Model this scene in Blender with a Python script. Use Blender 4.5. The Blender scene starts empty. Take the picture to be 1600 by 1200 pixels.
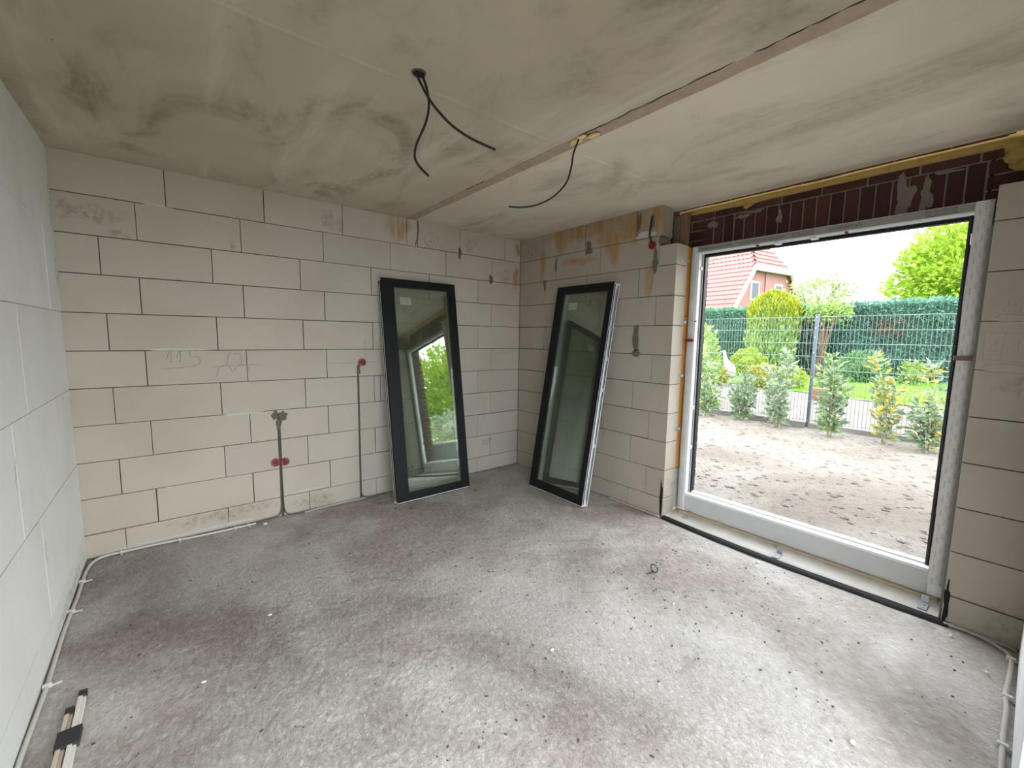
import bpy, bmesh, math, random
from mathutils import Vector, Matrix, noise
random.seed(7)
R = math.radians
scene = bpy.context.scene
C = scene.collection

# ---------------------------------------------------------------- camera, sky, exposure
cam_d = bpy.data.cameras.new('camera')
cam_d.sensor_width = 36.0
cam_d.lens = 662.59 / 1600 * 36
cam_d.clip_start = 0.01
cam = bpy.data.objects.new('camera', cam_d)
cam.matrix_world = (Matrix.Translation((-3.279, -3.9311, 1.5505)) @ Matrix.Rotation(-0.6801, 4, 'Z')
                    @ Matrix.Rotation(math.pi / 2 - 0.1102, 4, 'X') @ Matrix.Rotation(0.0151, 4, 'Z'))
C.objects.link(cam)
scene.camera = cam

SKY = 8.7
world = bpy.data.worlds.new('overcast_sky')
scene.world = world
world.use_nodes = True
wn, wl = world.node_tree.nodes, world.node_tree.links
wn.clear()
wo = wn.new('ShaderNodeOutputWorld')
bg = wn.new('ShaderNodeBackground')
bg.inputs['Strength'].default_value = SKY
tc = wn.new('ShaderNodeTexCoord')
nz = wn.new('ShaderNodeTexNoise')
nz.inputs['Scale'].default_value = 2.2
nz.inputs['Detail'].default_value = 4
cr = wn.new('ShaderNodeValToRGB')
cr.color_ramp.elements[0].position = 0.38
cr.color_ramp.elements[0].color = (0.74, 0.86, 1.0, 1)
cr.color_ramp.elements[1].position = 0.62
cr.color_ramp.elements[1].color = (1.0, 0.985, 0.96, 1)
wl.new(tc.outputs['Generated'], nz.inputs['Vector'])
wl.new(nz.outputs['Fac'], cr.inputs['Fac'])
wl.new(cr.outputs['Color'], bg.inputs['Color'])
wl.new(bg.outputs['Background'], wo.inputs['Surface'])

vs = scene.view_settings
vs.view_transform = 'Standard'
vs.look = 'None'
vs.exposure = 0.0
vs.gamma = 1.0
vs.use_curve_mapping = False
cy = scene.cycles
cy.max_bounces = 10
cy.diffuse_bounces = 6
cy.transparent_max_bounces = 16
cy.use_denoising = True
cy.use_adaptive_sampling = True
cy.adaptive_threshold = .02

def portal(name, loc, rot, sx, sy):
    l = bpy.data.lights.new(name, 'AREA')
    l.shape = 'RECTANGLE'; l.size = sx; l.size_y = sy
    l.cycles.is_portal = True
    o = bpy.data.objects.new(name, l)
    o.location = loc; o.rotation_euler = rot
    C.objects.link(o)
portal('sky_portal', (0.30, -2.87, 1.25), (0, R(90), 0), 2.05, 1.55)
portal('sky_portal', (-2.45, -4.12, 1.05), (R(90), 0, 0), 2.2, 2.0)

# ---------------------------------------------------------------- materials
def new_mat(name):
    m = bpy.data.materials.new(name); m.use_nodes = True
    nt = m.node_tree; nt.nodes.clear()
    o = nt.nodes.new('ShaderNodeOutputMaterial'); b = nt.nodes.new('ShaderNodeBsdfPrincipled')
    nt.links.new(b.outputs['BSDF'], o.inputs['Surface'])
    return m, nt, b
class G:
    """small helper to chain nodes"""
    def __init__(s, nt): s.nt = nt
    def n(s, t, **kw):
        nd = s.nt.nodes.new(t)
        for k, v in kw.items():
            if hasattr(nd, k) and not k[0].isupper(): setattr(nd, k, v)
        return nd
    def set(s, nd, k, v):
        if hasattr(v, 'is_linked') or hasattr(v, 'links'): s.nt.links.new(v, nd.inputs[k])
        else: nd.inputs[k].default_value = v
    def pos(s): return s.n('ShaderNodeNewGeometry').outputs['Position']
    def obj(s): return s.n('ShaderNodeTexCoord').outputs['Object']
    def noise(s, vec, scale, detail=4, rough=.55, dist=0.):
        nd = s.n('ShaderNodeTexNoise'); s.set(nd, 'Vector', vec); s.set(nd, 'Scale', scale)
        s.set(nd, 'Detail', detail); s.set(nd, 'Roughness', rough); s.set(nd, 'Distortion', dist)
        return nd.outputs['Fac']
    def noisec(s, vec, scale, detail=2):
        nd = s.n('ShaderNodeTexNoise'); s.set(nd, 'Vector', vec); s.set(nd, 'Scale', scale); s.set(nd, 'Detail', detail)
        return nd.outputs['Color']
    def voro(s, vec, scale, feature='F1', out='Distance'):
        nd = s.n('ShaderNodeTexVoronoi'); nd.feature = feature; s.set(nd, 'Vector', vec); s.set(nd, 'Scale', scale)
        return nd.outputs[out]
    def math(s, op, a, b=0., c=None):
        nd = s.n('ShaderNodeMath'); nd.operation = op; s.set(nd, 0, a); s.set(nd, 1, b)
        if c is not None: s.set(nd, 2, c)
        return nd.outputs[0]
    def vmath(s, op, a, b=(0, 0, 0)):
        nd = s.n('ShaderNodeVectorMath'); nd.operation = op; s.set(nd, 0, a); s.set(nd, 1, b)
        return nd.outputs['Value'] if op in ('LENGTH', 'DOT_PRODUCT', 'DISTANCE') else nd.outputs['Vector']
    def ramp(s, fac, a, b, lo=0., hi=1., smooth=True):
        nd = s.n('ShaderNodeMapRange'); nd.interpolation_type = 'SMOOTHSTEP' if smooth else 'LINEAR'
        s.set(nd, 0, fac); s.set(nd, 1, a); s.set(nd, 2, b); s.set(nd, 3, lo); s.set(nd, 4, hi)
        return nd.outputs[0]
    def mix(s, fac, a, b, blend='MIX'):
        nd = s.n('ShaderNodeMix'); nd.data_type = 'RGBA'; nd.blend_type = blend
        s.set(nd, 0, fac); s.set(nd, 6, a); s.set(nd, 7, b)
        return nd.outputs[2]
    def sep(s, v):
        nd = s.n('ShaderNodeSeparateXYZ'); s.set(nd, 0, v); return nd.outputs
    def comb(s, x, y, z):
        nd = s.n('ShaderNodeCombineXYZ'); s.set(nd, 0, x); s.set(nd, 1, y); s.set(nd, 2, z); return nd.outputs[0]
    def bump(s, h, strength=.3, dist=.01, normal=None):
        nd = s.n('ShaderNodeBump'); s.set(nd, 'Strength', strength); s.set(nd, 'Distance', dist); s.set(nd, 'Height', h)
        if normal is not None: s.set(nd, 'Normal', normal)
        return nd.outputs[0]
    def rand(s): return s.n('ShaderNodeObjectInfo').outputs['Random']
def rgb(r, g, b): return (r, g, b, 1)
def plain(name, col, rough=.6, metal=0., var=.08, scale=30., bump=0., spec=.5):
    m, nt, b = new_mat(name); g = G(nt)
    n = g.noise(g.obj(), scale, 4)
    lo = tuple(c * (1 - var) for c in col) + (1,); hi = tuple(min(1, c * (1 + var)) for c in col) + (1,)
    nt.links.new(g.mix(n, lo, hi), b.inputs['Base Color'])
    b.inputs['Roughness'].default_value = rough; b.inputs['Metallic'].default_value = metal
    b.inputs['Specular IOR Level'].default_value = spec
    if bump: nt.links.new(g.bump(n, bump, .004), b.inputs['Normal'])
    return m

def spots(g, p, items, wob=.35):
    """union of soft ellipsoids (cx,cy,cz,rx,ry,rz): marks that have a place of their own"""
    out = None
    for cx, cy_, cz, rx, ry, rz in items:
        d = g.vmath('LENGTH', g.vmath('DIVIDE', g.vmath('SUBTRACT', p, (cx, cy_, cz)), (rx, ry, rz)))
        w = g.ramp(d, .35, 1., 1., 0.)
        out = w if out is None else g.math('MAXIMUM', out, w)
    return out

def block_mat(name, base, stains=(), rust=(), smear=.0):
    m, nt, b = new_mat(name); g = G(nt); p = g.pos()
    wob = g.vmath('ADD', p, g.vmath('SCALE', g.vmath('SUBTRACT', g.noisec(p, 7., 4), (.5, .5, .5))))
    wob.node.inputs[1].links[0].from_node.inputs['Scale'].default_value = .16
    big = g.noise(p, 1.6, 4); fine = g.noise(p, 60., 3)
    c = g.mix(g.rand(), rgb(*[x * .93 for x in base]), rgb(*base))
    c = g.mix(g.ramp(big, .42, .72, 0., .55), c, rgb(base[0] * .82, base[1] * .81, base[2] * .76))
    c = g.mix(g.ramp(fine, .58, .75, 0., .18), c, rgb(.35, .33, .29))
    sc = g.noise(wob, 3.2, 5, .65)
    c = g.mix(g.ramp(sc, .66, .85, 0., .28), c, rgb(.40, .37, .31))
    if smear:
        c = g.mix(g.ramp(g.noise(g.vmath('MULTIPLY', p, (1, 1, .25)), 4., 4), .5, .7, 0., smear), c, rgb(.66, .64, .60))
    grain = g.noise(p, 26., 5, .7)
    if stains:
        s = g.math('MULTIPLY', spots(g, wob, stains), g.ramp(grain, .36, .66))
        c = g.mix(g.math('MULTIPLY', s, .55), c, rgb(.20, .175, .125))
    if rust:
        s = g.math('MULTIPLY', spots(g, wob, rust), g.ramp(g.noise(g.vmath('MULTIPLY', p, (14, 14, 2.)), 1., 5, .65), .30, .60, .05, 1.))
        c = g.mix(g.math('MULTIPLY', s, .88), c, rgb(.34, .185, .06))
    nt.links.new(c, b.inputs['Base Color'])
    b.inputs['Roughness'].default_value = .92; b.inputs['Specular IOR Level'].default_value = .2
    h = g.math('ADD', g.math('MULTIPLY', fine, .5), g.math('MULTIPLY', g.noise(p, 9., 4), .8))
    nt.links.new(g.bump(h, .25, .006), b.inputs['Normal'])
    return m
BASE = (.485, .438, .37)
M = {}
M['block_back'] = block_mat('aerated_concrete_back', BASE,
    stains=[(-3.62, 0, 2.30, .22, .2, .07), (-3.74, 0, 2.31, .07, .2, .10), (-3.50, 0, 2.19, .06, .2, .06), (-2.15, 0, 2.53, .08, .2, .10), (-2.06, 0, 2.50, .05, .2, .1),
            (-2.86, 0, 2.20, .03, .2, .09), (-.70, 0, 2.53, .12, .2, .10), (-.22, 0, 2.22, .10, .2, .13), (-3.0, 0, .12, .5, .2, .06), (-.45, 0, .35, .1, .2, .06), (-2.35, 0, .07, .25, .2, .08)],
    rust=[(-1.52, 0, 2.57, .17, .2, .16), (-.06, 0, 2.25, .06, .2, .16), (-.04, 0, 2.55, .05, .2, .1)])
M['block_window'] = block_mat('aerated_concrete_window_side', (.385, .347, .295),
    stains=[(0, -.22, 2.50, .2, .22, .12), (0, -1.60, 2.55, .2, .05, .14), (0, -.4, 2.45, .2, .04, .2), (0, -1.87, 2.40, .2, .14, .05), (0, -1.64, 1.55, .2, .06, .13), (0, -1.65, 1.43, .2, .06, .05),
            (0, -1.30, .75, .2, .04, .3), (0, -3.95, .12, .2, .12, .15), (0, -3.9, 1.33, .2, .12, .08), (0, -1.99, .2, .2, .05, .2)],
    rust=[(0, -.66, 2.57, .2, .13, .2), (0, -.37, 2.33, .2, .05, .26), (0, -1.36, 2.42, .2, .11, .26), (0, -1.22, 2.6, .2, .12, .12), (0, -.95, 2.60, .2, .10, .12), (0, -1.75, 2.05, .2, .06, .22), (0, -.9, 2.32, .2, .28, .05),
          (0, -1.55, 2.55, .2, .22, .2), (0, -1.8, 2.55, .1, .1, .2), (0, -1.05, 2.62, .2, .9, .12), (0, -1.3, 2.5, .2, .2, .2)])
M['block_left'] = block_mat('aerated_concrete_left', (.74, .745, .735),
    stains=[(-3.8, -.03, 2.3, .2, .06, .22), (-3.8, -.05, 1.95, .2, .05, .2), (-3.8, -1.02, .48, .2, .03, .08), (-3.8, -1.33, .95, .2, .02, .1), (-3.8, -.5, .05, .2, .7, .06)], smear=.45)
M['mortar_dark'] = plain('joint_shadow_mortar', (.16, .145, .125), .95, var=.2, scale=20)
M['mortar_patch'] = plain('grey_filling_mortar', (.125, .11, .082), .95, var=.3, scale=40, bump=.6)
M['mortar_light'] = plain('pale_mortar', (.50, .48, .44), .95, var=.2, scale=40, bump=.6)

# concrete ceiling
def ceiling_mat(name, dark, light, mould_c):
    m, nt, b = new_mat(name); g = G(nt); p = g.pos()
    q = g.vmath('MULTIPLY', p, (1.5, .75, 1.))
    mould = g.math('MAXIMUM', g.ramp(g.noise(q, 1.35, 6, .62, .6), .50, .74), g.ramp(g.noise(g.vmath('ADD', q, (7, 3, 0)), .8, 7, .68, .9), .50, .80))
    fine = g.noise(p, 18., 6, .7)
    c = g.mix(g.noise(p, .9, 3), rgb(*dark), rgb(*light))
    c = g.mix(g.math('MULTIPLY', mould, g.ramp(fine, .3, .65, .55, .9)), c, rgb(*mould_c))
    c = g.mix(g.ramp(g.noise(g.vmath('MULTIPLY', p, (4., .5, 1)), 1.2, 4), .55, .75, 0, .5), c, rgb(.66, .63, .56))
    c = g.mix(g.ramp(g.voro(p, 5.5), .0, .035, .85, 0., False), c, rgb(.06, .05, .035))
    nt.links.new(c, b.inputs['Base Color']); b.inputs['Roughness'].default_value = .9; b.inputs['Specular IOR Level'].default_value = .2
    nt.links.new(g.bump(g.math('ADD', fine, g.math('MULTIPLY', g.noise(p, 2.2, 3), 2.)), .12, .01), b.inputs['Normal'])
    return m
M['ceiling'] = ceiling_mat('dark_concrete_ceiling', (.32, .28, .21), (.60, .54, .43), (.165, .148, .10))  # left slab panel: darker concrete tone
M['ceiling_right'] = ceiling_mat('pale_concrete_ceiling', (.46, .41, .325), (.75, .69, .57), (.29, .262, .195))  # right slab panel: same pattern in a paler tone
M['joint_fill'] = plain('brown_joint_mortar', (.37, .285, .225), .95, var=.28, scale=14, bump=.8)
M['ridge'] = plain('pale_concrete_ridge', (.50, .455, .365), .9, var=.15, scale=18, bump=.4)

def floor_mat():
    m, nt, b = new_mat('rough_concrete_floor'); g = G(nt); p = g.pos()
    xyz = g.sep(p)
    big = g.noise(p, .8, 4, .6, .4); mid = g.noise(p, 5.5, 6, .68); fine = g.noise(p, 46., 5, .7)
    c = g.mix(g.ramp(big, .36, .58), rgb(.335, .285, .245), rgb(.64, .607, .57))
    c = g.mix(g.ramp(mid, .52, .74, 0., .5), c, rgb(.58, .56, .53))
    c = g.mix(g.ramp(mid, .46, .28, 0., .5), c, rgb(.27, .235, .20))
    c = g.mix(g.ramp(g.noise(p, 1.7, 3), .52, .7, 0., .4), c, rgb(.46, .395, .35))
    c = g.mix(g.ramp(fine, .56, .72, 0., .28), c, rgb(.32, .285, .25))
    c = g.mix(g.ramp(g.noise(g.vmath('MULTIPLY', p, (1.6, 1., 1.)), 22., 5, .75, .4), .35, .7), g.mix(.18, c, rgb(.2, .17, .14)), g.mix(.22, c, rgb(.78, .76, .73)))
    sp = g.math('MULTIPLY', g.ramp(g.voro(g.vmath('ADD', p, g.vmath('SCALE', g.noisec(p, 30.))), 15.), .05, .16, 1., 0.), g.ramp(g.noise(p, 2.6, 3), .5, .62))
    c = g.mix(g.math('MULTIPLY', sp, .55), c, rgb(.12, .10, .085))
    nt.links.new(c, b.inputs['Base Color']); b.inputs['Roughness'].default_value = .95; b.inputs['Specular IOR Level'].default_value = .12
    w = g.noise(g.vmath('MULTIPLY', p, (1.8, 1., 1.)), 34., 6, .72, .5)
    rough = g.ramp(g.noise(p, .7, 2), .35, .6, .35, 1.)
    h = g.math('ADD', g.math('MULTIPLY', g.math('MULTIPLY', w, rough), 1.4), g.math('ADD', g.math('MULTIPLY', fine, .3), g.math('MULTIPLY', mid, .9)))
    nt.links.new(g.bump(h, 1., .02), b.inputs['Normal'])
    return m
M['floor'] = floor_mat()

M['white_pvc'] = plain('white_pvc', (.70, .71, .72), .35, var=.03, scale=6)
M['grey_rail'] = plain('primed_rail', (.50, .51, .505), .5, var=.08, scale=5)
M['black_pvc'] = plain('anthracite_foil', (.008, .0085, .010), .5, var=.2, scale=60, spec=.22)
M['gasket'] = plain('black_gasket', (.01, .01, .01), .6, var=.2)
M['steel'] = plain('galvanised_steel', (.52, .56, .58), .38, metal=.9, var=.2, scale=50)
M['wool'] = plain('yellow_mineral_wool', (.40, .27, .075), .98, var=.3, scale=35, bump=1.)
M['wool_orange'] = plain('orange_insulation_board', (.72, .34, .06), .95, var=.22, scale=12, bump=.6)
M['foam'] = plain('cured_foam', (.72, .56, .27), .9, var=.2, scale=22, bump=.8)
M['foam_pale'] = plain('beige_foam_strip', (.40, .32, .21), .92, var=.3, scale=16, bump=.7)
M['ledge'] = plain('pale_threshold_mortar', (.44, .425, .385), .9, var=.28, scale=7, bump=.4)
M['bitumen'] = plain('black_bitumen_membrane', (.010, .010, .010), .7, var=.4, scale=12, bump=.4, spec=.2)
M['red_plastic'] = plain('red_plastic', (.33, .012, .018), .5, var=.15)
M['dark_red'] = plain('dark_red_plastic', (.12, .006, .01), .5, var=.2)
M['cable_black'] = plain('black_cable', (.018, .016, .014), .55, var=.2)
M['cable_grey'] = plain('dark_grey_cable', (.10, .09, .075), .6, var=.2)
M['cable_white'] = plain('white_conduit', (.56, .55, .51), .6, var=.08)
M['cable_dusty'] = plain('dusty_conduit', (.40, .375, .34), .75, var=.15)
M['brown_wood'] = plain('brown_packer', (.20, .12, .07), .8, var=.2, scale=20)
M['maroon'] = plain('maroon_packer', (.15, .025, .015), .7, var=.2)
M['pencil'] = plain('pencil_line', (.36, .335, .29), .9, var=.1)
M['ink'] = plain('grey_print', (.10, .10, .11), .7, var=.05)
M['tape'] = plain('black_tape', (.03, .03, .034), .65, var=.15)
M['strip_white'] = plain('white_plastic_strip', (.72, .70, .64), .5, var=.08, scale=9)
M['strip_cream'] = plain('cream_plastic_strip', (.60, .52, .42), .55, var=.12, scale=9)
M['chip'] = plain('pale_chip', (.66, .63, .58), .9, var=.15)
M['crumb'] = plain('dark_crumb', (.085, .07, .056), .95, var=.4)
M['crumb_brown'] = plain('brown_crumb', (.14, .095, .05), .95, var=.3)
M['sticker'] = plain('pale_glass_sticker', (.62, .64, .62), .7, var=.05)

def film_mat(name, dash):
    m, nt, b = new_mat(name); g = G(nt); p = g.pos(); x, y, z = g.sep(p)
    c = g.mix(g.noise(p, 9., 4), rgb(*dash[0]), rgb(*dash[1]))
    if dash[2]:
        col = g.math('FLOOR', g.math('DIVIDE', y, .019))
        fz = g.math('FRACT', g.math('ADD', g.math('DIVIDE', z, .085), g.math('MULTIPLY', col, .37)))
        fy = g.math('FRACT', g.math('DIVIDE', y, .019))
        k = g.math('MULTIPLY', g.math('LESS_THAN', fz, .42), g.math('LESS_THAN', g.math('ABSOLUTE', g.math('SUBTRACT', fy, .5)), .17))
        c = g.mix(g.math('MULTIPLY', k, .5), c, rgb(.32, .33, .40))
    nt.links.new(c, b.inputs['Base Color']); b.inputs['Roughness'].default_value = .42
    nt.links.new(g.bump(g.noise(g.vmath('MULTIPLY', p, (1, 1, .3)), 30., 3), .25, .004), b.inputs['Normal'])
    return m
M['film_dash'] = film_mat('printed_protective_film', ((.56, .54, .52), (.70, .69, .67), True))
M['film_plain'] = film_mat('grey_protective_film', ((.19, .195, .185), (.30, .30, .285), False))
M['film_left'] = film_mat('scuffed_protective_film', ((.36, .38, .40), (.70, .71, .71), False))

def glass_mat():
    m = bpy.data.materials.new('insulating_glass'); m.use_nodes = True
    nt = m.node_tree; nt.nodes.clear(); g = G(nt)
    o = g.n('ShaderNodeOutputMaterial'); mx = g.n('ShaderNodeMixShader')
    tr = g.n('ShaderNodeBsdfTransparent'); tr.inputs['Color'].default_value = rgb(.70, .75, .70)
    gl = g.n('ShaderNodeBsdfGlossy'); gl.inputs['Roughness'].default_value = 0.0
    gl.inputs['Color'].default_value = rgb(.93, 1., .95)
    ge = g.n('ShaderNodeNewGeometry')
    cs = g.math('ABSOLUTE', g.vmath('DOT_PRODUCT', ge.outputs['Normal'], ge.outputs['Incoming']))
    fr = g.math('ADD', .24, g.math('MULTIPLY', .76, g.math('POWER', g.math('SUBTRACT', 1., cs), 5.)))
    nt.links.new(fr, mx.inputs[0])
    nt.links.new(tr.outputs[0], mx.inputs[1]); nt.links.new(gl.outputs[0], mx.inputs[2]); nt.links.new(mx.outputs[0], o.inputs['Surface'])
    return m
M['glass'] = glass_mat()

def brick_mat(name, base, dirt=.25, light=(.38, .35, .32)):
    m, nt, b = new_mat(name); g = G(nt); p = g.pos()
    c = g.mix(g.rand(), rgb(*[x * .65 for x in base]), rgb(*[x * 1.2 for x in base]))
    c = g.mix(g.ramp(g.noise(p, 9., 5, .7), .55, .72, 0., dirt), c, rgb(*light))
    nt.links.new(c, b.inputs['Base Color']); b.inputs['Roughness'].default_value = .9
    nt.links.new(g.bump(g.noise(p, 40., 4), .4, .006), b.inputs['Normal'])
    return m
M['brick'] = brick_mat('dark_red_brick', (.062, .018, .013), .16, (.15, .12, .10))
M['brick_joint'] = plain('brick_mortar', (.19, .165, .14), .95, var=.25, scale=12, bump=.6)

def sand_mat():
    m, nt, b = new_mat('sandy_soil'); g = G(nt); p = g.pos()
    big = g.noise(p, .55, 5, .6, .5); fine = g.noise(p, 14., 6, .75)
    c = g.mix(g.ramp(big, .36, .62), rgb(.15, .125, .10), rgb(.25, .222, .19))
    c = g.mix(g.ramp(fine, .5, .68, 0., .75), c, rgb(.09, .068, .048))
    c = g.mix(g.ramp(g.noise(p, 3.5, 5, .7), .56, .74, 0., .5), c, rgb(.12, .095, .07))
    nt.links.new(c, b.inputs['Base Color']); b.inputs['Roughness'].default_value = .95
    nt.links.new(g.bump(g.math('ADD', fine, g.noise(p, 45., 4)), .9, .04), b.inputs['Normal'])
    return m
M['sand'] = sand_mat()
M['unseen_ground'] = plain('dark_unseen_ground', (.10, .08, .055), .98, var=.4, scale=8, bump=1.)  # dark tone chosen to reduce light bounced indoors
M['gravel'] = plain('pinkish_gravel', (.125, .105, .095), .95, var=.35, scale=22, bump=1.)
M['kerb'] = plain('grey_concrete_edging', (.20, .185, .175), .9, var=.12, scale=9, bump=.3)
M['lawn'] = plain('mown_lawn', (.11, .25, .012), .95, var=.4, scale=9, bump=1.)
M['grass'] = plain('grass_blades', (.12, .28, .015), .8, var=.3, scale=3)
M['fence'] = plain('anthracite_fence_wire', (.105, .125, .135), .45, metal=.2, var=.1)
M['fence_zinc'] = plain('pale_zinc_wire', (.22, .27, .265), .5, metal=.1, var=.1)
M['post'] = plain('blue_grey_post', (.085, .10, .13), .5, var=.15)

def leaf_mat(name, a, bcol, scale=6.):
    m, nt, b = new_mat(name); g = G(nt); p = g.pos()
    wn_ = g.n('ShaderNodeTexWhiteNoise'); nt.links.new(g.vmath('SNAP', p, (.05, .05, .05)), wn_.inputs['Vector'])
    f = g.math('ADD', g.math('MULTIPLY', g.noise(p, scale, 3), .6), g.math('MULTIPLY', wn_.outputs['Value'], .4))
    a, bcol = [x * .78 for x in a], [x * .78 for x in bcol]
    nt.links.new(g.mix(g.ramp(f, .25, .75, 0, 1, False), rgb(*a), rgb(*bcol)), b.inputs['Base Color'])
    b.inputs['Roughness'].default_value = .55; b.inputs['Specular IOR Level'].default_value = .35
    b.inputs['Subsurface Weight'].default_value = 0.
    o = [n for n in nt.nodes if n.type == 'OUTPUT_MATERIAL'][0]
    t = g.n('ShaderNodeBsdfTranslucent'); nt.links.new(b.inputs['Base Color'].links[0].from_socket, t.inputs['Color'])
    mx = g.n('ShaderNodeMixShader'); mx.inputs[0].default_value = .3
    nt.links.new(b.outputs[0], mx.inputs[1]); nt.links.new(t.outputs[0], mx.inputs[2]); nt.links.new(mx.outputs[0], o.inputs['Surface'])
    return m
M['leaf_hedge'] = leaf_mat('blue_green_hedge_leaf', (.06, .175, .13), (.23, .43, .33), 2.)
M['leaf_hedge_left'] = leaf_mat('green_hedge_leaf', (.05, .17, .10), (.20, .42, .27), 2.)
M['leaf_dry'] = leaf_mat('dry_brown_leaf', (.22, .13, .07), (.42, .27, .17))
M['leaf_gold'] = leaf_mat('golden_conifer_leaf', (.17, .24, .015), (.46, .48, .04), 3.)
M['leaf_ball'] = leaf_mat('lime_ball_leaf', (.20, .32, .02), (.46, .55, .05), 3.)
M['leaf_yellow'] = leaf_mat('yellow_green_leaf', (.22, .28, .03), (.48, .46, .08), 3.)
M['leaf_light'] = leaf_mat('light_green_leaf', (.16, .30, .05), (.45, .58, .18), 3.)
M['leaf_maple'] = leaf_mat('bright_maple_leaf', (.20, .38, .02), (.46, .62, .07), 1.2)
M['leaf_green'] = leaf_mat('mid_green_leaf', (.06, .17, .05), (.22, .40, .17), 3.)
M['leaf_laurel'] = leaf_mat('laurel_leaf', (.11, .20, .10), (.38, .48, .31), 9.)
M['leaf_laurel_yellow'] = leaf_mat('yellowed_laurel_leaf', (.36, .33, .05), (.72, .60, .12), 9.)
M['leaf_pale'] = leaf_mat('pale_laurel_leaf', (.25, .36, .22), (.55, .62, .46), 9.)
M['bark'] = plain('brown_bark', (.16, .11, .07), .95, var=.35, scale=14, bump=.8)
M['twig'] = plain('green_brown_twig', (.26, .24, .12), .9, var=.3)
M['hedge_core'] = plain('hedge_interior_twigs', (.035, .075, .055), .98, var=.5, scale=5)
M['roof_tile'] = plain('red_roof_tile', (.26, .095, .085), .75, var=.2, scale=2.)
M['house_brick'] = plain('pinkish_house_brick', (.24, .115, .102), .9, var=.2, scale=3.)
M['house_white'] = plain('white_house_paint', (.5, .5, .49), .6, var=.04)
M['house_glass'] = plain('dark_window_glass', (.05, .065, .08), .5, var=.1, spec=.2)
M['statue'] = plain('white_statue_paint', (.80, .80, .78), .6, var=.05)
M['terracotta'] = plain('terracotta_tub', (.48, .22, .12), .85, var=.15)
M['tub'] = plain('pale_green_tub', (.42, .52, .47), .6, var=.1)
M['plaster'] = plain('plain_plaster', (.66, .63, .58), .92, var=.07, scale=3, bump=.2)

# ---------------------------------------------------------------- helpers
def link(name, me, mat, parent=None):
    o = bpy.data.objects.new(name, me); C.objects.link(o)
    if mat is not None and not me.materials: me.materials.append(M[mat] if isinstance(mat, str) else mat)
    if parent: o.parent = parent
    return o
def tag(o, label=None, cat=None, group=None, kind=None):
    if label: o['label'] = label
    if cat: o['category'] = cat
    if group: o['group'] = group
    if kind: o['kind'] = kind
    return o
def empty(name, loc=(0, 0, 0), mat=None):
    o = bpy.data.objects.new(name, None); C.objects.link(o); o.location = loc; o.empty_display_size = .05
    if mat is not None: o.matrix_world = mat
    return o
def add_box(bm, x0, x1, y0, y1, z0, z1, bev=0.):
    if x0 > x1: x0, x1 = x1, x0
    if y0 > y1: y0, y1 = y1, y0
    if z0 > z1: z0, z1 = z1, z0
    vs_ = [bm.verts.new((x, y, z)) for x in (x0, x1) for y in (y0, y1) for z in (z0, z1)]
    fs = [bm.faces.new([vs_[i] for i in q]) for q in ((0, 1, 3, 2), (4, 6, 7, 5), (0, 4, 5, 1), (2, 3, 7, 6), (0, 2, 6, 4), (1, 5, 7, 3))]
    if bev:
        es = list({e for f in fs for e in f.edges})
        bmesh.ops.bevel(bm, geom=es, offset=bev, segments=1, affect='EDGES', clamp_overlap=True)
def fin(bm, name, mat, parent=None, smooth=False):
    bmesh.ops.recalc_face_normals(bm, faces=bm.faces)
    me = bpy.data.meshes.new(name); bm.to_mesh(me); bm.free()
    if smooth:
        for p in me.polygons: p.use_smooth = True
    return link(name, me, mat, parent)
def box(name, mat, x0, x1, y0, y1, z0, z1, parent=None, bev=0.):
    bm = bmesh.new(); add_box(bm, x0, x1, y0, y1, z0, z1, bev); return fin(bm, name, mat, parent)
def boxes(name, mat, lst, parent=None, bev=0.):
    bm = bmesh.new()
    for b in lst: add_box(bm, *b, bev)
    return fin(bm, name, mat, parent)
def spline(pts, n=6):
    pts = [Vector(p) for p in pts]
    if len(pts) < 3: return pts
    out = []
    for i in range(len(pts) - 1):
        p0 = pts[max(i - 1, 0)]; p1 = pts[i]; p2 = pts[i + 1]; p3 = pts[min(i + 2, len(pts) - 1)]
        for k in range(n):
            t = k / n
            out.append(.5 * ((2 * p1) + (p2 - p0) * t + (2 * p0 - 5 * p1 + 4 * p2 - p3) * t * t + (3 * p1 - p0 - 3 * p2 + p3) * t ** 3))
    out.append(pts[-1]); return out
def add_tube(bm, pts, r, seg=8, flat=1.):
    pts = [Vector(p) for p in pts]; rings = []; side = None
    for i, p in enumerate(pts):
        t = (pts[min(i + 1, len(pts) - 1)] - pts[max(i - 1, 0)])
        if t.length < 1e-9: t = Vector((0, 0, 1))
        t.normalize()
        if side is None:
            a = Vector((0, 0, 1)) if abs(t.z) < .9 else Vector((1, 0, 0)); side = t.cross(a).normalized()
        side = (side - t * side.dot(t)).normalized(); up = t.cross(side)
        rr = r[i] if isinstance(r, (list, tuple)) else r
        rings.append([bm.verts.new(p + (side * math.cos(2 * math.pi * k / seg) + up * math.sin(2 * math.pi * k / seg) * flat) * rr) for k in range(seg)])
    for a, b in zip(rings, rings[1:]):
        for k in range(seg): bm.faces.new((a[k], a[(k + 1) % seg], b[(k + 1) % seg], b[k]))
    bm.faces.new(rings[0][::-1]); bm.faces.new(rings[-1])
def tube(name, mat, pts, r, parent=None, seg=8, smooth_n=6):
    bm = bmesh.new(); add_tube(bm, spline(pts, smooth_n), r, seg); return fin(bm, name, mat, parent, True)
def add_disc(bm, c, ax, r, h, seg=20, r2=None):
    add_tube(bm, [Vector(c), Vector(c) + Vector(ax).normalized() * h], [r, r if r2 is None else r2], seg)
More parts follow.
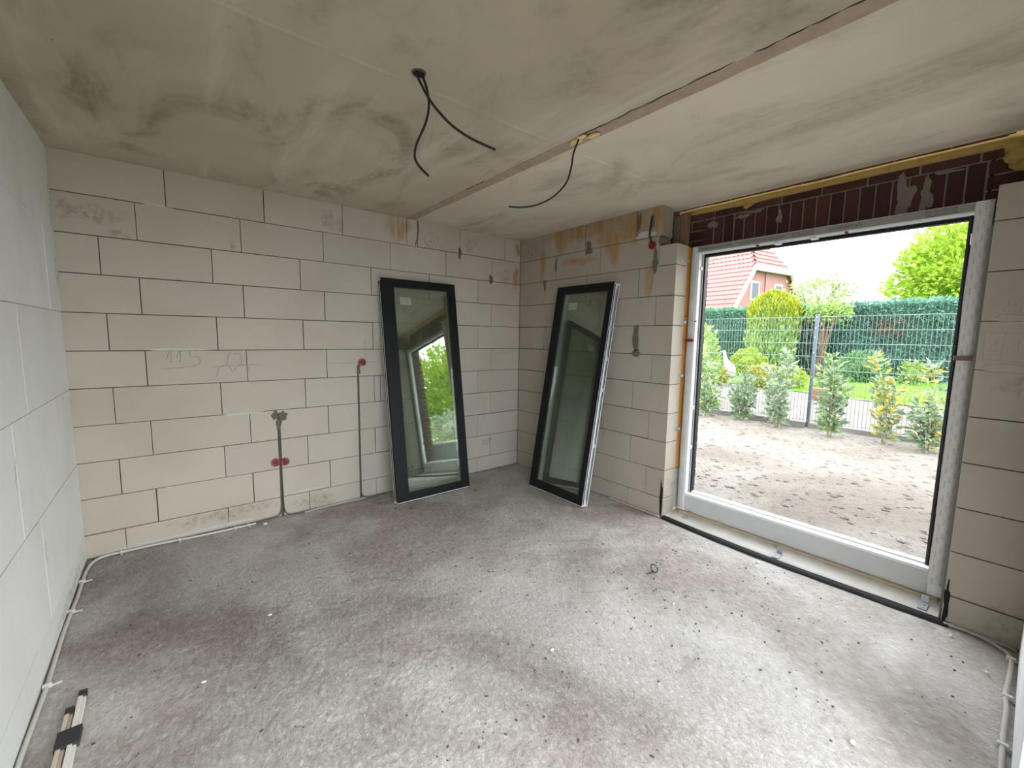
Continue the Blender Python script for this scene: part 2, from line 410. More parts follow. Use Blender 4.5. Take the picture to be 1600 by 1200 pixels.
def blob(name, mat, c, rad, parent=None, sub=2, rough=.25, seed=0):
    bm = bmesh.new(); bmesh.ops.create_icosphere(bm, subdivisions=sub, radius=1.)
    for v in bm.verts:
        k = 1 + rough * noise.noise(v.co * 1.8 + Vector((seed * 3.1, seed, 0)))*2
        v.co = Vector((v.co.x * rad[0] * k, v.co.y * rad[1] * k, v.co.z * rad[2] * k)) + Vector(c)
    return fin(bm, name, mat, parent, True)
def patch(name, mat, c, axis, ra, rb, parent, seed=0, th=.004, jag=.35, s=-1):
    """thin irregular plug of filling mortar on a wall: axis 'x' or 'y' is the wall normal"""
    bm = bmesh.new(); n = 22; ring = []; base = []
    for k in range(n):
        a = 2 * math.pi * k / n; f = 1 + jag * noise.noise(Vector((math.cos(a) * 1.5, math.sin(a) * 1.5, seed * 2.7)))*2
        p, q = math.cos(a) * ra * f, math.sin(a) * rb * f
        def P(e, sc): return (c[0] + s * e, c[1] + p * sc, c[2] + q * sc) if axis == 'x' else (c[0] + p * sc, c[1] + s * e, c[2] + q * sc)
        ring.append(bm.verts.new(P(th, .85))); base.append(bm.verts.new(P(-.006, 1.)))
    bm.faces.new(ring)
    for k in range(n): bm.faces.new((ring[k], ring[(k + 1) % n], base[(k + 1) % n], base[k]))
    return fin(bm, name, mat, parent)
def struct(name): return tag(empty(name), kind='structure')

H = 2.6675; W = 3.796; YP = -1.995; YQ = -3.7275; YR = -4.012; YF = -4.18
JG = .0026                                   # half joint width
def row_z(k):
    return (H - .25 * (k + 1), H - .25 * k) if k < 10 else (0., H - 2.5)

# ---------------------------------------------------------------- floor and ceiling
def floor_h(x, y):
    p = Vector((x, y, 0)); rgh = .5 + .5 * max(-1, min(1, 2.2 * noise.noise(p * .55 + Vector((4, 2, 0))) + .3))
    if x > -1.1: rgh *= max(.25, min(1, (-x) / 1.1))
    wv = noise.noise(p * 6 + Vector((0, 0, 3)))
    q = Vector((x * 46 + 2.2 * wv, y * 27 + 2.2 * noise.noise(p * 5), 0))
    n1 = noise.noise(q); n2 = noise.noise(q * 2.1 + Vector((9, 4, 0)))
    return -.004 + .003 * noise.noise(p * 1.3) + rgh * (.0034 * n1 + .0022 * n2 - .002 * max(0, noise.noise(p * 17)) ) + .0014 * noise.noise(p * 8)
vs_, fs = [], []
xs = [-W - .05 + (W + .05) * i / 480 for i in range(481)]; ys = [-4.1 + 4.15 * j / 500 for j in range(501)]
for x in xs:
    for y in ys: vs_.append((x, y, floor_h(x, y)))
nyy = len(ys)
for i in range(480):
    for j in range(500): fs.append((i * nyy + j, (i + 1) * nyy + j, (i + 1) * nyy + j + 1, i * nyy + j + 1))
k = len(vs_); vs_ += [(-W - .05, YF - .2, -.004), (.3, YF - .2, -.004), (.3, -4.1, -.004), (-W - .05, -4.1, -.004), (-W - .05, YF - .2, -.2), (.3, YF - .2, -.2), (.3, .1, -.2), (-W - .05, .1, -.2)]
fs += [(k, k + 1, k + 2, k + 3), (k + 4, k + 7, k + 6, k + 5), (k, k + 4, k + 5, k + 1)]
me = bpy.data.meshes.new('floor'); me.from_pydata(vs_, [], fs); me.update()
for p in me.polygons: p.use_smooth = True
fl = tag(link('floor', me, 'floor'), kind='structure')

ceil = struct('ceiling')
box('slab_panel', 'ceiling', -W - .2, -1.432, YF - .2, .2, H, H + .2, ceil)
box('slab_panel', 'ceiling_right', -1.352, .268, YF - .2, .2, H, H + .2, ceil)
bm = bmesh.new(); L = []; Rr = []; n = 160
for i in range(n + 1):
    y = YF + (.0 - YF) * i / n
    crack = 1. if -3.15 < y < -2.2 else (.5 if -4.5 < y < -3.15 or -1.4 < y < -1.0 else 0.)
    a = -1.436 + crack * (.018 + .018 * noise.noise(Vector((0, y * 7, 0)))) ; b = -1.349 + .006 * noise.noise(Vector((5, y * 6, 0)))
    z = H - .0025 + .004 * noise.noise(Vector((3, y * 3, 1)))
    L.append((bm.verts.new((a, y, z + .01 * crack)), bm.verts.new((a, y, H + .05)))); Rr.append((bm.verts.new((b, y, z)), bm.verts.new((b, y, H + .05))))
for i in range(n):
    bm.faces.new((L[i][0], L[i + 1][0], Rr[i + 1][0], Rr[i][0])); bm.faces.new((L[i][1], L[i][0], Rr[i][0], Rr[i][1])) if i == 0 else None
    bm.faces.new((L[i][0], L[i][1], L[i + 1][1], L[i + 1][0])); bm.faces.new((Rr[i][1], Rr[i][0], Rr[i + 1][0], Rr[i + 1][1]))
fin(bm, 'joint_filling', 'joint_fill', ceil)
for ya, yb in ((-2.2, -3.05), (-3.12, -3.5), (-1.05, -1.3)):      # black tube painting in the shade of the joint crack
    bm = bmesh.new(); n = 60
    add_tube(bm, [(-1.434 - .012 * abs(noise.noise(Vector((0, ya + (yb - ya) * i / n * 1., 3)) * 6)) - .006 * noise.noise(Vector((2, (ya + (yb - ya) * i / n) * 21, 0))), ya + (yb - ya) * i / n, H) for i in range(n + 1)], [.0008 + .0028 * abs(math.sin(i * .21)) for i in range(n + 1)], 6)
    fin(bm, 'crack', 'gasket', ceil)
box('joint_back', 'mortar_dark', -1.45, -1.33, YF, .1, H + .05, H + .19, ceil)
for x0, x1 in ((-3.1, -2.72), (-2.70, -2.42), (-2.32, -1.98), (-1.96, -1.47), (-1.33, -.86), (-.85, -.55)):   # shallow raised casting line
    bm = bmesh.new(); n = 24
    for i in range(n + 1):
        x = x0 + (x1 - x0) * i / n; w = .017 + .004 * noise.noise(Vector((x * 9, 1, 0))); y = -2.06 + .006 * noise.noise(Vector((x * 2, 7, 0)))
        hgt = .006 * min(1., 4 * min(i, n - i) / n + .1)
        for dy, dz in ((-w, .002), (-w * .5, -hgt * .8), (0, -hgt), (w * .5, -hgt * .8), (w, .002)): bm.verts.new((x, y + dy, H + dz))
    bm.verts.ensure_lookup_table()
    for i in range(n):
        for k in range(4): bm.faces.new([bm.verts[j] for j in (i * 5 + k, i * 5 + k + 1, i * 5 + k + 6, i * 5 + k + 5)])
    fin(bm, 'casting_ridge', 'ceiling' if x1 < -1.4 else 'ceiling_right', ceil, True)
for k, (x, y, ra, rb, rc) in enumerate(((-1.40, -2.15, .028, .045, .009), (-1.385, -2.27, .022, .045, .009), (-1.42, -2.215, .018, .03, .008))):
    blob('foam_lump', 'foam', (x, y, H - .004), (ra, rb, rc), ceil, 2, .3, k)

# ---------------------------------------------------------------- block walls
def block(parent, mat, x0, x1, y0, y1, z0, z1, cuts=(), ax='x'):
    """one block; cuts = (lo, hi, zlo, zhi) chases sawn through its face along ax"""
    bm = bmesh.new(); todo = [(x0, x1, y0, y1, z0, z1)]
    for lo, hi, cl, ch in cuts:
        nxt = []
        for b in todo:
            i = 0 if ax == 'x' else 2
            if b[i] < lo and b[i + 1] > hi and b[4] < ch and b[5] > cl:
                for q in ((b[i], lo), (hi, b[i + 1])):
                    c = list(b); c[i], c[i + 1] = q; nxt.append(tuple(c))
                if ch < b[5] - .004:
                    c = list(b); c[i], c[i + 1] = lo, hi; c[4] = ch; nxt.append(tuple(c))
                if cl > b[4] + .004:
                    c = list(b); c[i], c[i + 1] = lo, hi; c[5] = cl; nxt.append(tuple(c))
            else: nxt.append(b)
        todo = nxt
    for b in todo: add_box(bm, *b, bev=.0016 if len(todo) == 1 else 0.)
    return fin(bm, 'block', mat, parent)

wall_back = struct('wall_back')
box('mortar_core', 'mortar_dark', -W - .15, .15, .022, .24, -.1, H, wall_back)
JB = {0: [-3.239, -2.635, -2.034, -1.43, -.83, -.233], 1: [-3.405, -2.801, -2.201, -1.6, -1.0, -.41], 2: [-3.599, -2.993, -2.391, -1.79, -1.192, -.599]}
odd = [-3.41, -2.804, -2.203, -1.60, -1.005, -.416]; even = [-3.592, -2.986, -2.384, -1.782, -1.19, -.595]
for k in range(3, 11): JB[k] = odd if k % 2 else even
chases = [(-1.941, -1.922, -.1, 1.27), (-2.612, -2.588, -.1, .89)]
for k in range(11):
    z0, z1 = row_z(k); js = [-W - .02] + JB[k] + [0.]
    if k == 0: js = sorted(js + [-1.318])
    if k == 6: js = sorted(js + [-1.72])
    for a, b in zip(js, js[1:]):
        pr = random.uniform(-.0015, .0015); g1 = JG * random.uniform(.5, 1.5); gz = JG * random.uniform(.6, 1.4)
        block(wall_back, 'block_back', a + g1, b - g1, pr, .06, z0 + gz, z1 - (gz if k else 0.), chases)
# chase beds, plugs
for x0, x1, _, zt in chases: box('chase_bed', 'mortar_patch', x0 - .002, x1 + .002, .014, .04, 0., zt, wall_back)
for i, (x, z, ra, rb) in enumerate(((-2.622, .872, .030, .032), (-2.566, .872, .036, .036), (-.83, 2.42, .026, .055), (-.425, 2.186, .033, .045), (-2.600, .80, .022, .06), (-1.925, 1.24, .018, .05))):
    patch('filled_hole', 'mortar_patch', (x, 0, z), 'y', ra, rb, wall_back, i)
for i, (x, z, ra, rb) in enumerate(((-3.25, 1.425, .19, .012), (-2.88, .915, .12, .012), (-3.3, 2.42, .1, .01), (-3.3, .03, .5, .02), (-2.37, .19, .14, .012))):
    patch('mortar_smear', 'mortar_light', (x, 0, z), 'y', ra, rb, wall_back, i + 20, .002)
bm = bmesh.new(); add_tube(bm, spline([(-1.315, -.001, 2.665), (-1.312, -.001, 2.58), (-1.32, -.001, 2.50), (-1.345, -.001, 2.43)]), .006, 6); fin(bm, 'mortar_run', 'mortar_patch', wall_back, True)

def pencil(parent, strokes, plane, w=.0022):
    for s in strokes:
        bm = bmesh.new(); pts = spline([(p[0], -.0016, p[1]) if plane == 'y' else (-.0016, p[0], p[1]) for p in s], 5)
        add_tube(bm, pts, w, 5); fin(bm, 'pencil_mark', 'pencil', parent)
bx, bz = -3.30, 1.33
pencil(wall_back, [[(bx, bz + .02), (bx + .03, bz + .08), (bx + .025, bz - .005)], [(bx + .06, bz + .03), (bx + .085, bz + .085), (bx + .08, bz)],
                   [(bx + .22, bz + .085), (bx + .15, bz + .085), (bx + .145, bz + .04), (bx + .19, bz + .035), (bx + .195, bz - .01), (bx + .13, bz - .035)],
                   [(bx - .03, bz - .045), (bx + .06, bz - .04), (bx + .17, bz - .03)]], 'y')
bx, bz = -2.96, 1.27
pencil(wall_back, [[(bx - .05, bz - .06), (bx - .02, bz + .02), (bx + .03, bz + .03), (bx + .06, bz - .02), (bx + .10, bz + .03), (bx + .16, bz + .02), (bx + .17, bz - .03)],
                   [(bx - .07, bz + .02), (bx + .08, bz + .025), (bx + .24, bz + .03)], [(bx + .05, bz + .14), (bx + .03, bz + .08), (bx + .02, bz + .03)],
                   [(bx + .07, bz + .11), (bx + .11, bz + .12), (bx + .12, bz + .06), (bx + .11, bz + .035)]], 'y')
cx, cz = -1.165, 2.505
pencil(wall_back, [[(cx + .075 * math.cos(a), cz + .07 * math.sin(a)) for a in [i * .42 for i in range(3, 13)]], [(cx + .075 * math.cos(a), cz + .07 * math.sin(a)) for a in [i * .42 for i in range(14, 18)]],
                   [(cx - .03, cz + .01), (cx - .01, cz - .03), (cx + .0, cz + .02)], [(cx + .01, cz - .03), (cx + .03, cz), (cx + .035, cz - .035)], [(cx - .04, cz + .03), (cx + .03, cz + .035)]], 'y')
pencil(wall_back, [[(-.62, 1.04), (-.60, 1.16), (-.55, 1.19), (-.38, 1.185)], [(-.33, 1.34), (-.25, 1.38), (-.19, 1.36), (-.1, 1.40)], [(-2.2, 1.30), (-2.08, 1.297), (-1.96, 1.295)], [(-.52, .72), (-.50, .62)], [(-2.02, 1.298), (-1.75, 1.30)], [(-1.86, 1.52), (-1.86, 1.36)]], 'y', .0022)

wall_window = struct('wall_window')
JW = {0: [-.40, -1.0, -1.60], 1: [-.60, -1.2, -1.83], 2: [-.43, -1.03, -1.643], 3: [-.62, -1.22, -1.824], 4: [-.435, -1.03, -1.64]}
for k in range(5, 11): JW[k] = [-.61, -1.21, -1.815] if k % 2 else [-.43, -1.03, -1.632]
boxes('mortar_core', 'mortar_dark', [(.02, .155, YP + .012, .06, -.1, 2.15), (.02, .155, -1.83, .06, 2.15, H), (.02, .155, YR, YQ + .012, -.1, 2.15)], wall_window)
for k in range(11):
    z0, z1 = row_z(k); end = -1.844 if k == 0 else YP
    js = [0.] + JW[k] + [end]
    for a, b in zip(js, js[1:]):
        g1 = JG * random.uniform(.5, 1.5); gz = JG * random.uniform(.6, 1.4); pr = random.uniform(-.0015, .0015)
        zt = 2.336 if (k == 1 and b < -1.9) else z1 - (gz if k else 0)
        eb = 0. if b == end else g1
        block(wall_window, 'block_window', pr, .17, b + eb, a - g1, z0 + gz, zt)
for k in range(1, 11):
    z0, z1 = row_z(k); gz = JG * random.uniform(.8, 1.6)
    block(wall_window, 'block_window', random.uniform(-.003, .003), .17, YR, YQ, z0 + gz, 2.343 if k == 1 else z1 - gz)
for i, (y, z, ra, rb) in enumerate(((-.597, 2.318, .018, .07), (-.43, 2.128, .022, .075), (-1.05, 2.44, .045, .07), (-1.62, 2.572, .026, .09), (-1.80, 2.20, .03, .09), (-1.642, 1.56, .04, .11), (-1.65, 1.425, .04, .035), (-1.87, 2.375, .07, .02))):
    patch('filled_hole', 'mortar_patch', (0, y, z), 'x', ra, rb, wall_window, i + 3)
patch('mortar_smear', 'mortar_light', (0, -1.70, 2.45), 'x', .10, .03, wall_window, 31, .002)
patch('mortar_smear', 'block_window', (0, -3.84, 1.68), 'x', .10, .018, wall_window, 33, .004)
patch('mortar_smear', 'block_window', (0, -3.84, 1.43), 'x', .10, .02, wall_window, 34, .004)
patch('bitumen_flap', 'bitumen', (0, YP + .018, .17), 'x', .016, .16, wall_window, 36, .004)
patch('bitumen_flap', 'bitumen', (0, YQ - .012, .12), 'x', .014, .13, wall_window, 37, .004)
box('notch_slot', 'mortar_dark', -.002, .0, -1.775, -1.735, 2.50, 2.60, wall_window)
pencil(wall_window, [[(-3.748, 1.610), (-3.82, 1.608), (-3.90, 1.606)], [(-3.748, 1.610), (-3.749, 1.47)], [(-3.749, 1.47), (-3.82, 1.466), (-3.90, 1.463)], [(-3.818, 1.607), (-3.808, 1.467)],
                     [(-3.765, 1.56), (-3.775, 1.575), (-3.789, 1.57), (-3.786, 1.55), (-3.768, 1.52), (-3.795, 1.518)], [(-3.832, 1.53), (-3.846, 1.53)], [(-3.855, 1.545), (-3.866, 1.57), (-3.864, 1.51)],
                     [(-3.79, 1.755), (-3.81, 1.77), (-3.815, 1.745), (-3.795, 1.725), (-3.82, 1.715)], [(-3.85, 1.77), (-3.835, 1.745), (-3.855, 1.735), (-3.85, 1.715), (-3.835, 1.715)]], 'x', .0018)
pencil(wall_window, [[(-1.28, .95), (-1.30, .75), (-1.27, .70)], [(-1.33, .78), (-1.30, .60)], [(-1.25, 1.07), (-1.27, .98)], [(-1.885, .86), (-1.888, .67)], [(-1.89, .36), (-1.89, .21)]], 'x', .0022)

wall_left = struct('wall_left')
box('mortar_core', 'mortar_dark', -W - .24, -W - .010, YF, .2, -.1, H, wall_left)
zl = [0., H - 2.5, H - 2.0, H - 1.5, H - 1.0, H - .5, H]
for i in range(6):
    js = [0.0, -1.055, -2.05, -3.05, YF] if i in (1, 3, 5) else [0.0, -.33, -1.326, -2.33, -3.33, YF]
    for a, b in zip(js, js[1:]):
        g1 = .0011
        block(wall_left, 'block_left', -W - .06, -W + random.uniform(-.002, .002), b + g1, a - g1, zl[i] + g1, zl[i + 1] - (g1 if i < 5 else 0))
# wall right behind the viewer: solid by the pillar, then a second tall opening, then the left wall
wall_right = struct('wall_right')
BX1_C = .42
OX0, OX1, OZ = -3.55, -1.35, 2.05
boxes('mortar_core', 'mortar_light', [(OX1 + .012, .17, YR - .16, YR - .012, -.1, H), (-W, OX0 - .012, YR - .16, YR - .012, -.1, H), (OX0 - .012, OX1 + .012, YR - .16, YR - .012, OZ + .012, H)], wall_right)
box('cavity_closer', 'mortar_dark', .165, BX1_C, YR - .45, YR - .0, -.1, H + .19, wall_right)
for i in range(6):
    js = [OX1, -.62, 0.] if i % 2 else [OX1, -.95, -.3, 0.]
    for a, b in zip(js, js[1:]): block(wall_right, 'block_left', a + .001, b - .001, YR - .17, YR, zl[i] + .001, zl[i + 1] - .001)
    block(wall_right, 'block_left', -W, OX0, YR - .17, YR, zl[i] + .001, zl[i + 1] - .001)
for a, b in ((OX0, -2.4), (-2.4, OX1)): block(wall_right, 'block_left', a + .001, b - .001, YR - .17, YR, OZ, H)

# ---------------------------------------------------------------- outer brick leaf over the opening
wo_ = struct('wall_outside')
BX0, BX1 = .325, .43
def brickset():
    me_cache = {}
    def brick(y0, y1, z0, z1, x0=BX0, x1=BX1):
        jx = random.uniform(-.004, .004)
        key = (round(y1 - y0, 4), round(z1 - z0, 4), round(x1 - x0, 4))
        if key not in me_cache:
            bm = bmesh.new(); add_box(bm, 0, key[2], 0, key[0], 0, key[1], .003); bmesh.ops.recalc_face_normals(bm, faces=bm.faces)
            me = bpy.data.meshes.new('brick'); bm.to_mesh(me); bm.free(); me.materials.append(M['brick']); me_cache[key] = me
        o = link('brick', me_cache[key], None, wo_); o.location = (x0 + jx, y0, z0); return o
    return brick
brick = brickset()
OL, OR_, OT = -2.05, -3.66, 2.318            # opening in the brick leaf
boxes('brick_bedding', 'brick_joint', [(BX0 + .006, BX1 - .008, OR_ - .02, OL + .02, OT + .006, 2.86), (BX0 + .006, BX1 - .008, OL + .006, .2, -.1, 2.86), (BX0 + .006, BX1 - .008, -4.19, OR_ - .006, -.1, 2.86)], wo_)
for i in range(20):                            # soldier course
    y1 = OL - i * .0805; brick(y1 - .0705, y1, OT, OT + .24)
for r_, z0 in enumerate((2.568, 2.650, 2.732)):   # stretchers above
    y = 0.15 - (.125 if r_ % 2 else 0.) - .03
    while y > -4.2:
        brick(y - .24, y, z0, z0 + .071); y -= .25
for r_ in range(33):                           # both sides of the opening
    z0 = 2.568 - .0812 * (r_ + 1)
    wdt = .24 if r_ % 2 else .115
    brick(OL, OL + wdt, z0, z0 + .071); brick(OR_ - wdt, OR_, z0, z0 + .071)
    if z0 > 2.05:
        for j in range(2): brick(OL + wdt + .01 + j * .25, OL + wdt + .25 + j * .25, z0, z0 + .071); brick(OR_ - wdt - .25 - j * .25, OR_ - wdt - .01 - j * .25, z0, z0 + .071)
for i, (y, z, ra, rb) in enumerate(((-3.31, 2.44, .05, .10), (-3.41, 2.43, .035, .10), (-2.12, 2.51, .05, .03), (-2.36, 2.53, .05, .02), (-2.62, 2.47, .02, .06), (-3.50, 2.55, .06, .012), (-2.45, 2.55, .06, .012))):
    patch('mortar_smear', 'brick_joint', (BX0 - .002, y, z), 'x', ra, rb, wo_, i + 70, .004, .5)

# mineral wool around the opening
t = tag(empty('cavity_insulation', (.2, -2.0, 1.2)), 'orange insulation board edge running up the left window reveal', 'insulation')
def child_box(name, mat, p, *b, bev=0.):
    o = box(name, mat, *b, bev=bev); o.parent = p; o.matrix_parent_inverse = p.matrix_basis.inverted(); return o
for z0, z1 in ((.0, .40), (.405, 1.24), (1.245, 1.75), (1.755, 2.335)):
    dx = random.uniform(-.004, .004)
    child_box('board', 'wool_orange' if z0 > .1 else 'mortar_light', t, .172, .262, YP + .008 + dx, YP + .10, z0, z1, bev=.006)
bm = bmesh.new()
pts = []; rr = []
for i in range(60):
    y = -1.84 - i * (YR + .0 + 1.84) / -59.
    pts.append((.293 + .003 * noise.noise(Vector((y * 3, 0, 0))), y, 2.634 + .005 * noise.noise(Vector((0, y * 2.3, 0))))); rr.append(.027 + .007 * noise.noise(Vector((y * 4, 3, 0))))
add_tube(bm, pts, rr, 12)
wool_roll = tag(fin(bm, 'wool_roll', 'wool', None, True), 'long yellow mineral wool roll squeezed under the ceiling above the lintel', 'insulation')
for k, (y, z, r_) in enumerate(((-2.40, 2.600, (.02, .035, .02)), (-3.80, 2.575, (.03, .09, .085)))):
    blob('wool_tuft', 'wool', (.29, y, z), r_, wool_roll, 3, .5, k + 4)
tag(box('wood_packer', 'brown_wood', .19, .25, -1.96, -1.90, 2.337, 2.62, None, .003), 'dark brown upright wood piece in the notch above the left reveal', 'wood')
tag(box('mortar_strip', 'mortar_patch', .175, .32, -1.898, -1.845, 2.337, 2.595, None, .008), 'dark mortar strip standing in the notch beside the upper wall end', 'mortar')
clip_lab = ['highest', 'second highest', 'middle', 'second lowest', 'lowest']
for i, z in enumerate((2.212, 1.699, 1.239, .769, .28)):
    e = empty('wall_tie', (.155, YP, z)); tag(e, 'small metal tie on the left window reveal, %s of the five' % clip_lab[i], 'wall tie', 'metal ties on the reveal')
    child_box('plate', 'steel', e, .125, .19, YP - .003, YP, z - .011, z + .011); child_box('bent_end', 'steel', e, .188, .194, YP - .014, YP, z - .011, z + .011)

# ---------------------------------------------------------------- window frame (sashes are out of it)
win = struct('window_1')
FY0, FY1, FZ0, FZ1 = -3.703, -2.018, .042, 2.322; FX0, FX1, FX2 = .20, .255, .30
JY0, JY1 = -3.640, -2.085; RZ0, RZ1 = .205, 2.262
box('jamb', 'white_pvc', FX0, FX2 - .002, JY1, FY1, FZ0, FZ1, win, .003)
box('jamb', 'white_pvc', FX0, FX2 - .002, FY0, JY0, FZ0, FZ1, win, .003)
box('head', 'white_pvc', FX0, FX2 - .002, JY0, JY1, RZ1, FZ1, win, .003)
rail = box('bottom_rail', 'grey_rail', FX0, FX2 - .002, JY0, JY1, FZ0, RZ0 - .022, win, .003)
box('rail_cap', 'white_pvc', FX0 - .003, FX2, JY0, JY1, RZ0 - .022, RZ0, win, .003)
for a, b, c, d in ((JY1 - .026, JY1, RZ0, RZ1), (JY0, JY0 + .026, RZ0, RZ1)): box('outer_lip', 'black_pvc', FX1, FX2, a, b, c, d, win, .002)
box('outer_lip', 'black_pvc', FX1, FX2, JY0 + .026, JY1 - .026, RZ1 - .022, RZ1, win, .002)
box('outer_lip', 'white_pvc', FX1, FX2, JY0 + .026, JY1 - .026, RZ0, RZ0 + .012, win, .002)
box('gasket', 'white_pvc', FX1 - .006, FX1 + .001, JY1 - .012, JY1 - .008, RZ0, RZ1, win)
box('gasket', 'gasket', FX1 - .008, FX1, JY0 + .014, JY0 + .024, RZ0, RZ1, win)
# films
bm = bmesh.new(); n = 30
for i in range(n + 1):
    z = .12 + (FZ1 - .12) * i / n; o_ = .004 * noise.noise(Vector((z * 3, 4, 0)))
    for y, x in ((FY0 - .006, FX0 + .03), (FY0 - .004 + o_, FX0 - .003), (FY0 + .03, FX0 - .005 - abs(o_)), (JY0 + .002 + o_, FX0 - .003)): bm.verts.new((x, y, z))
bm.verts.ensure_lookup_table()
for i in range(n):
    for k in range(3): bm.faces.new([bm.verts[j] for j in (i * 4 + k, i * 4 + k + 1, i * 4 + k + 5, i * 4 + k + 4)])
tag(fin(bm, 'protective_film', 'film_dash', win, True), 'white film with grey printed dashes')
box('protective_film', 'film_plain', FX0 - .0025, FX0 - .0005, JY0 + .004, FY1 - .05, RZ1 + .012, FZ1 - .004, win)
bm = bmesh.new(); n = 40
for i in range(n + 1):
    z = .06 + (FZ1 - .06) * i / n; o_ = .006 * noise.noise(Vector((z * 4, 9, 0)))
    for y, x in ((FY1 + .010 + o_, FX0 + .02), (FY1 - .002 + o_, FX0 - .004), (FY1 - .035, FX0 - .003), (FY1 - .046 + o_, FX0 - .002)): bm.verts.new((x, y, z))
bm.verts.ensure_lookup_table()
for i in range(n):
    for k in range(3): bm.faces.new([bm.verts[j] for j in (i * 4 + k, i * 4 + k + 1, i * 4 + k + 5, i * 4 + k + 4)])
tag(fin(bm, 'protective_film', 'film_left', win, True), 'scuffed grey and white film')
for y, m_ in ((-2.64, 'white_pvc'), (-2.865, 'white_pvc')):
    box('striker_plate', m_, FX0 - .004, FX1, y - .04, y, RZ1 - .012, RZ1 + .002, win, .002)
for y in (-2.52, -3.06): box('red_clip', 'red_plastic', FX0 - .004, FX0 + .02, y - .018, y, RZ1 - .008, RZ1 + .006, win, .002)
box('red_clip', 'red_plastic', FX0 + .03, FX1, JY0 - .001, JY0 + .006, .545, .585, win)
box('red_clip', 'red_plastic', FX0 - .006, FX0 + .01, JY1 - .004, JY1 + .006, 1.70, 1.712, win)
for z in (.60, .95, 2.13): box('striker_plate', 'white_pvc', FX0 + .02, FX1, JY1 - .010, JY1, z, z + .03, win, .002)
box('striker_plate', 'white_pvc', FX0 + .02, FX1, JY0, JY0 + .008, 2.10, 2.16, win, .002)
for y in (-2.40, -2.47, -3.3): box('rail_pin', 'steel', FX0 + .01, FX0 + .03, y, y + .014, RZ0, RZ0 + .006, win, .002)
def text(s, size, loc, parent, mat='ink'):
    cu = bpy.data.curves.new('print', 'FONT'); cu.body = s; cu.size = size; cu.extrude = .0002
    o = bpy.data.objects.new('tmp', cu); C.objects.link(o)
    bpy.context.view_layer.update()
    me = bpy.data.meshes.new_from_object(o.evaluated_get(bpy.context.evaluated_depsgraph_get()))
    bpy.data.objects.remove(o)
    me.materials.clear(); me.materials.append(M[mat])
    p = bpy.data.objects.new('printed_lettering', me); C.objects.link(p); p.parent = parent
    p.matrix_world = Matrix.Translation(loc) @ Matrix.Rotation(R(-90), 4, 'Z') @ Matrix.Rotation(R(90), 4, 'X')
    return p
xt = FX0 - .003
for y, z, s in ((-2.40, 2.288, .024), (-2.97, 2.288, .028), (-2.08, 2.288, .02)): text('SALAMANDER SALAMANDER' if s < .028 else 'SALAMANDER', s, (xt, y, z), win)
for y in (-2.755, -3.44):
    for z in (2.278, 2.298): text('SALAMANDER', .021, (xt, y, z), win)
for nm, mt, y0, y1, z, lab in (('spacer_strip', 'maroon', -2.085, -2.015, 1.545, 'maroon plastic spacer strip across the left window jamb'), ('spacer_strip', 'brown_wood', -3.712, -3.628, 1.47, 'brown wooden spacer strip across the film-wrapped right window jamb')):
    tag(box(nm, mt, FX0 - .03, FX0 - .006, y0, y1, z - .013, z + .013, None, .002), lab, 'spacer')

# threshold
th = tag(empty('trim_1'), kind='structure')
bm = bmesh.new(); n = 40; prof = [(-.03, -.02), (-.02, .008), (.04, .014), (.12, .016), (.16, .02), (.175, .03), (.34, .032), (.34, -.05)]
for i in range(n + 1):
    y = YQ + (YP - YQ) * i / n
    for x, z in prof: bm.verts.new((x + (.006 * noise.noise(Vector((y * 3, x, 0))) if x < .1 else 0), y, z + .003 * noise.noise(Vector((y * 5, x * 9, 1)))))
bm.verts.ensure_lookup_table(); m_ = len(prof)
for i in range(n):
    for k in range(m_ - 1): bm.faces.new([bm.verts[j] for j in (i * m_ + k, i * m_ + k + 1, (i + 1) * m_ + k + 1, (i + 1) * m_ + k)])
fin(bm, 'mortar_ledge', 'ledge', th, True)
bm = bmesh.new(); pts = []; rr = []
for i in range(70):
    y = -2.035 - i * 1.66 / 69; pts.append((.186 + .004 * noise.noise(Vector((y * 8, 0, 0))), y, .034 + .004 * noise.noise(Vector((y * 6, 2, 0))))); rr.append(.014 + .005 * noise.noise(Vector((y * 9, 5, 0))))
add_tube(bm, pts, rr, 8); fin(bm, 'foam_strip', 'foam_pale', th, True)
bm = bmesh.new(); path = spline([(-.005, -2.0, .004), (-.035, -2.4, .004), (-.05, -2.85, .004), (-.035, -3.3, .004), (-.012, -3.76, .004)], 12)
prev = None
for p in path:
    y = p.y; w = .028 + .006 * noise.noise(Vector((y * 5, 0, 3)))
    r_ = [bm.verts.new((p.x + dx, y, z)) for dx, z in ((-w, .0), (-w * .6, .012 + .004 * noise.noise(Vector((y * 7, 1, 0)))), (0, .017), (w, .016), (w, -.002))]
    if prev:
        for k in range(4): bm.faces.new((prev[k], prev[k + 1], r_[k + 1], r_[k]))
    prev = r_
tag(fin(bm, 'bitumen_strip', 'bitumen', None, True), 'black bitumen membrane strip along the threshold below the window', 'membrane')
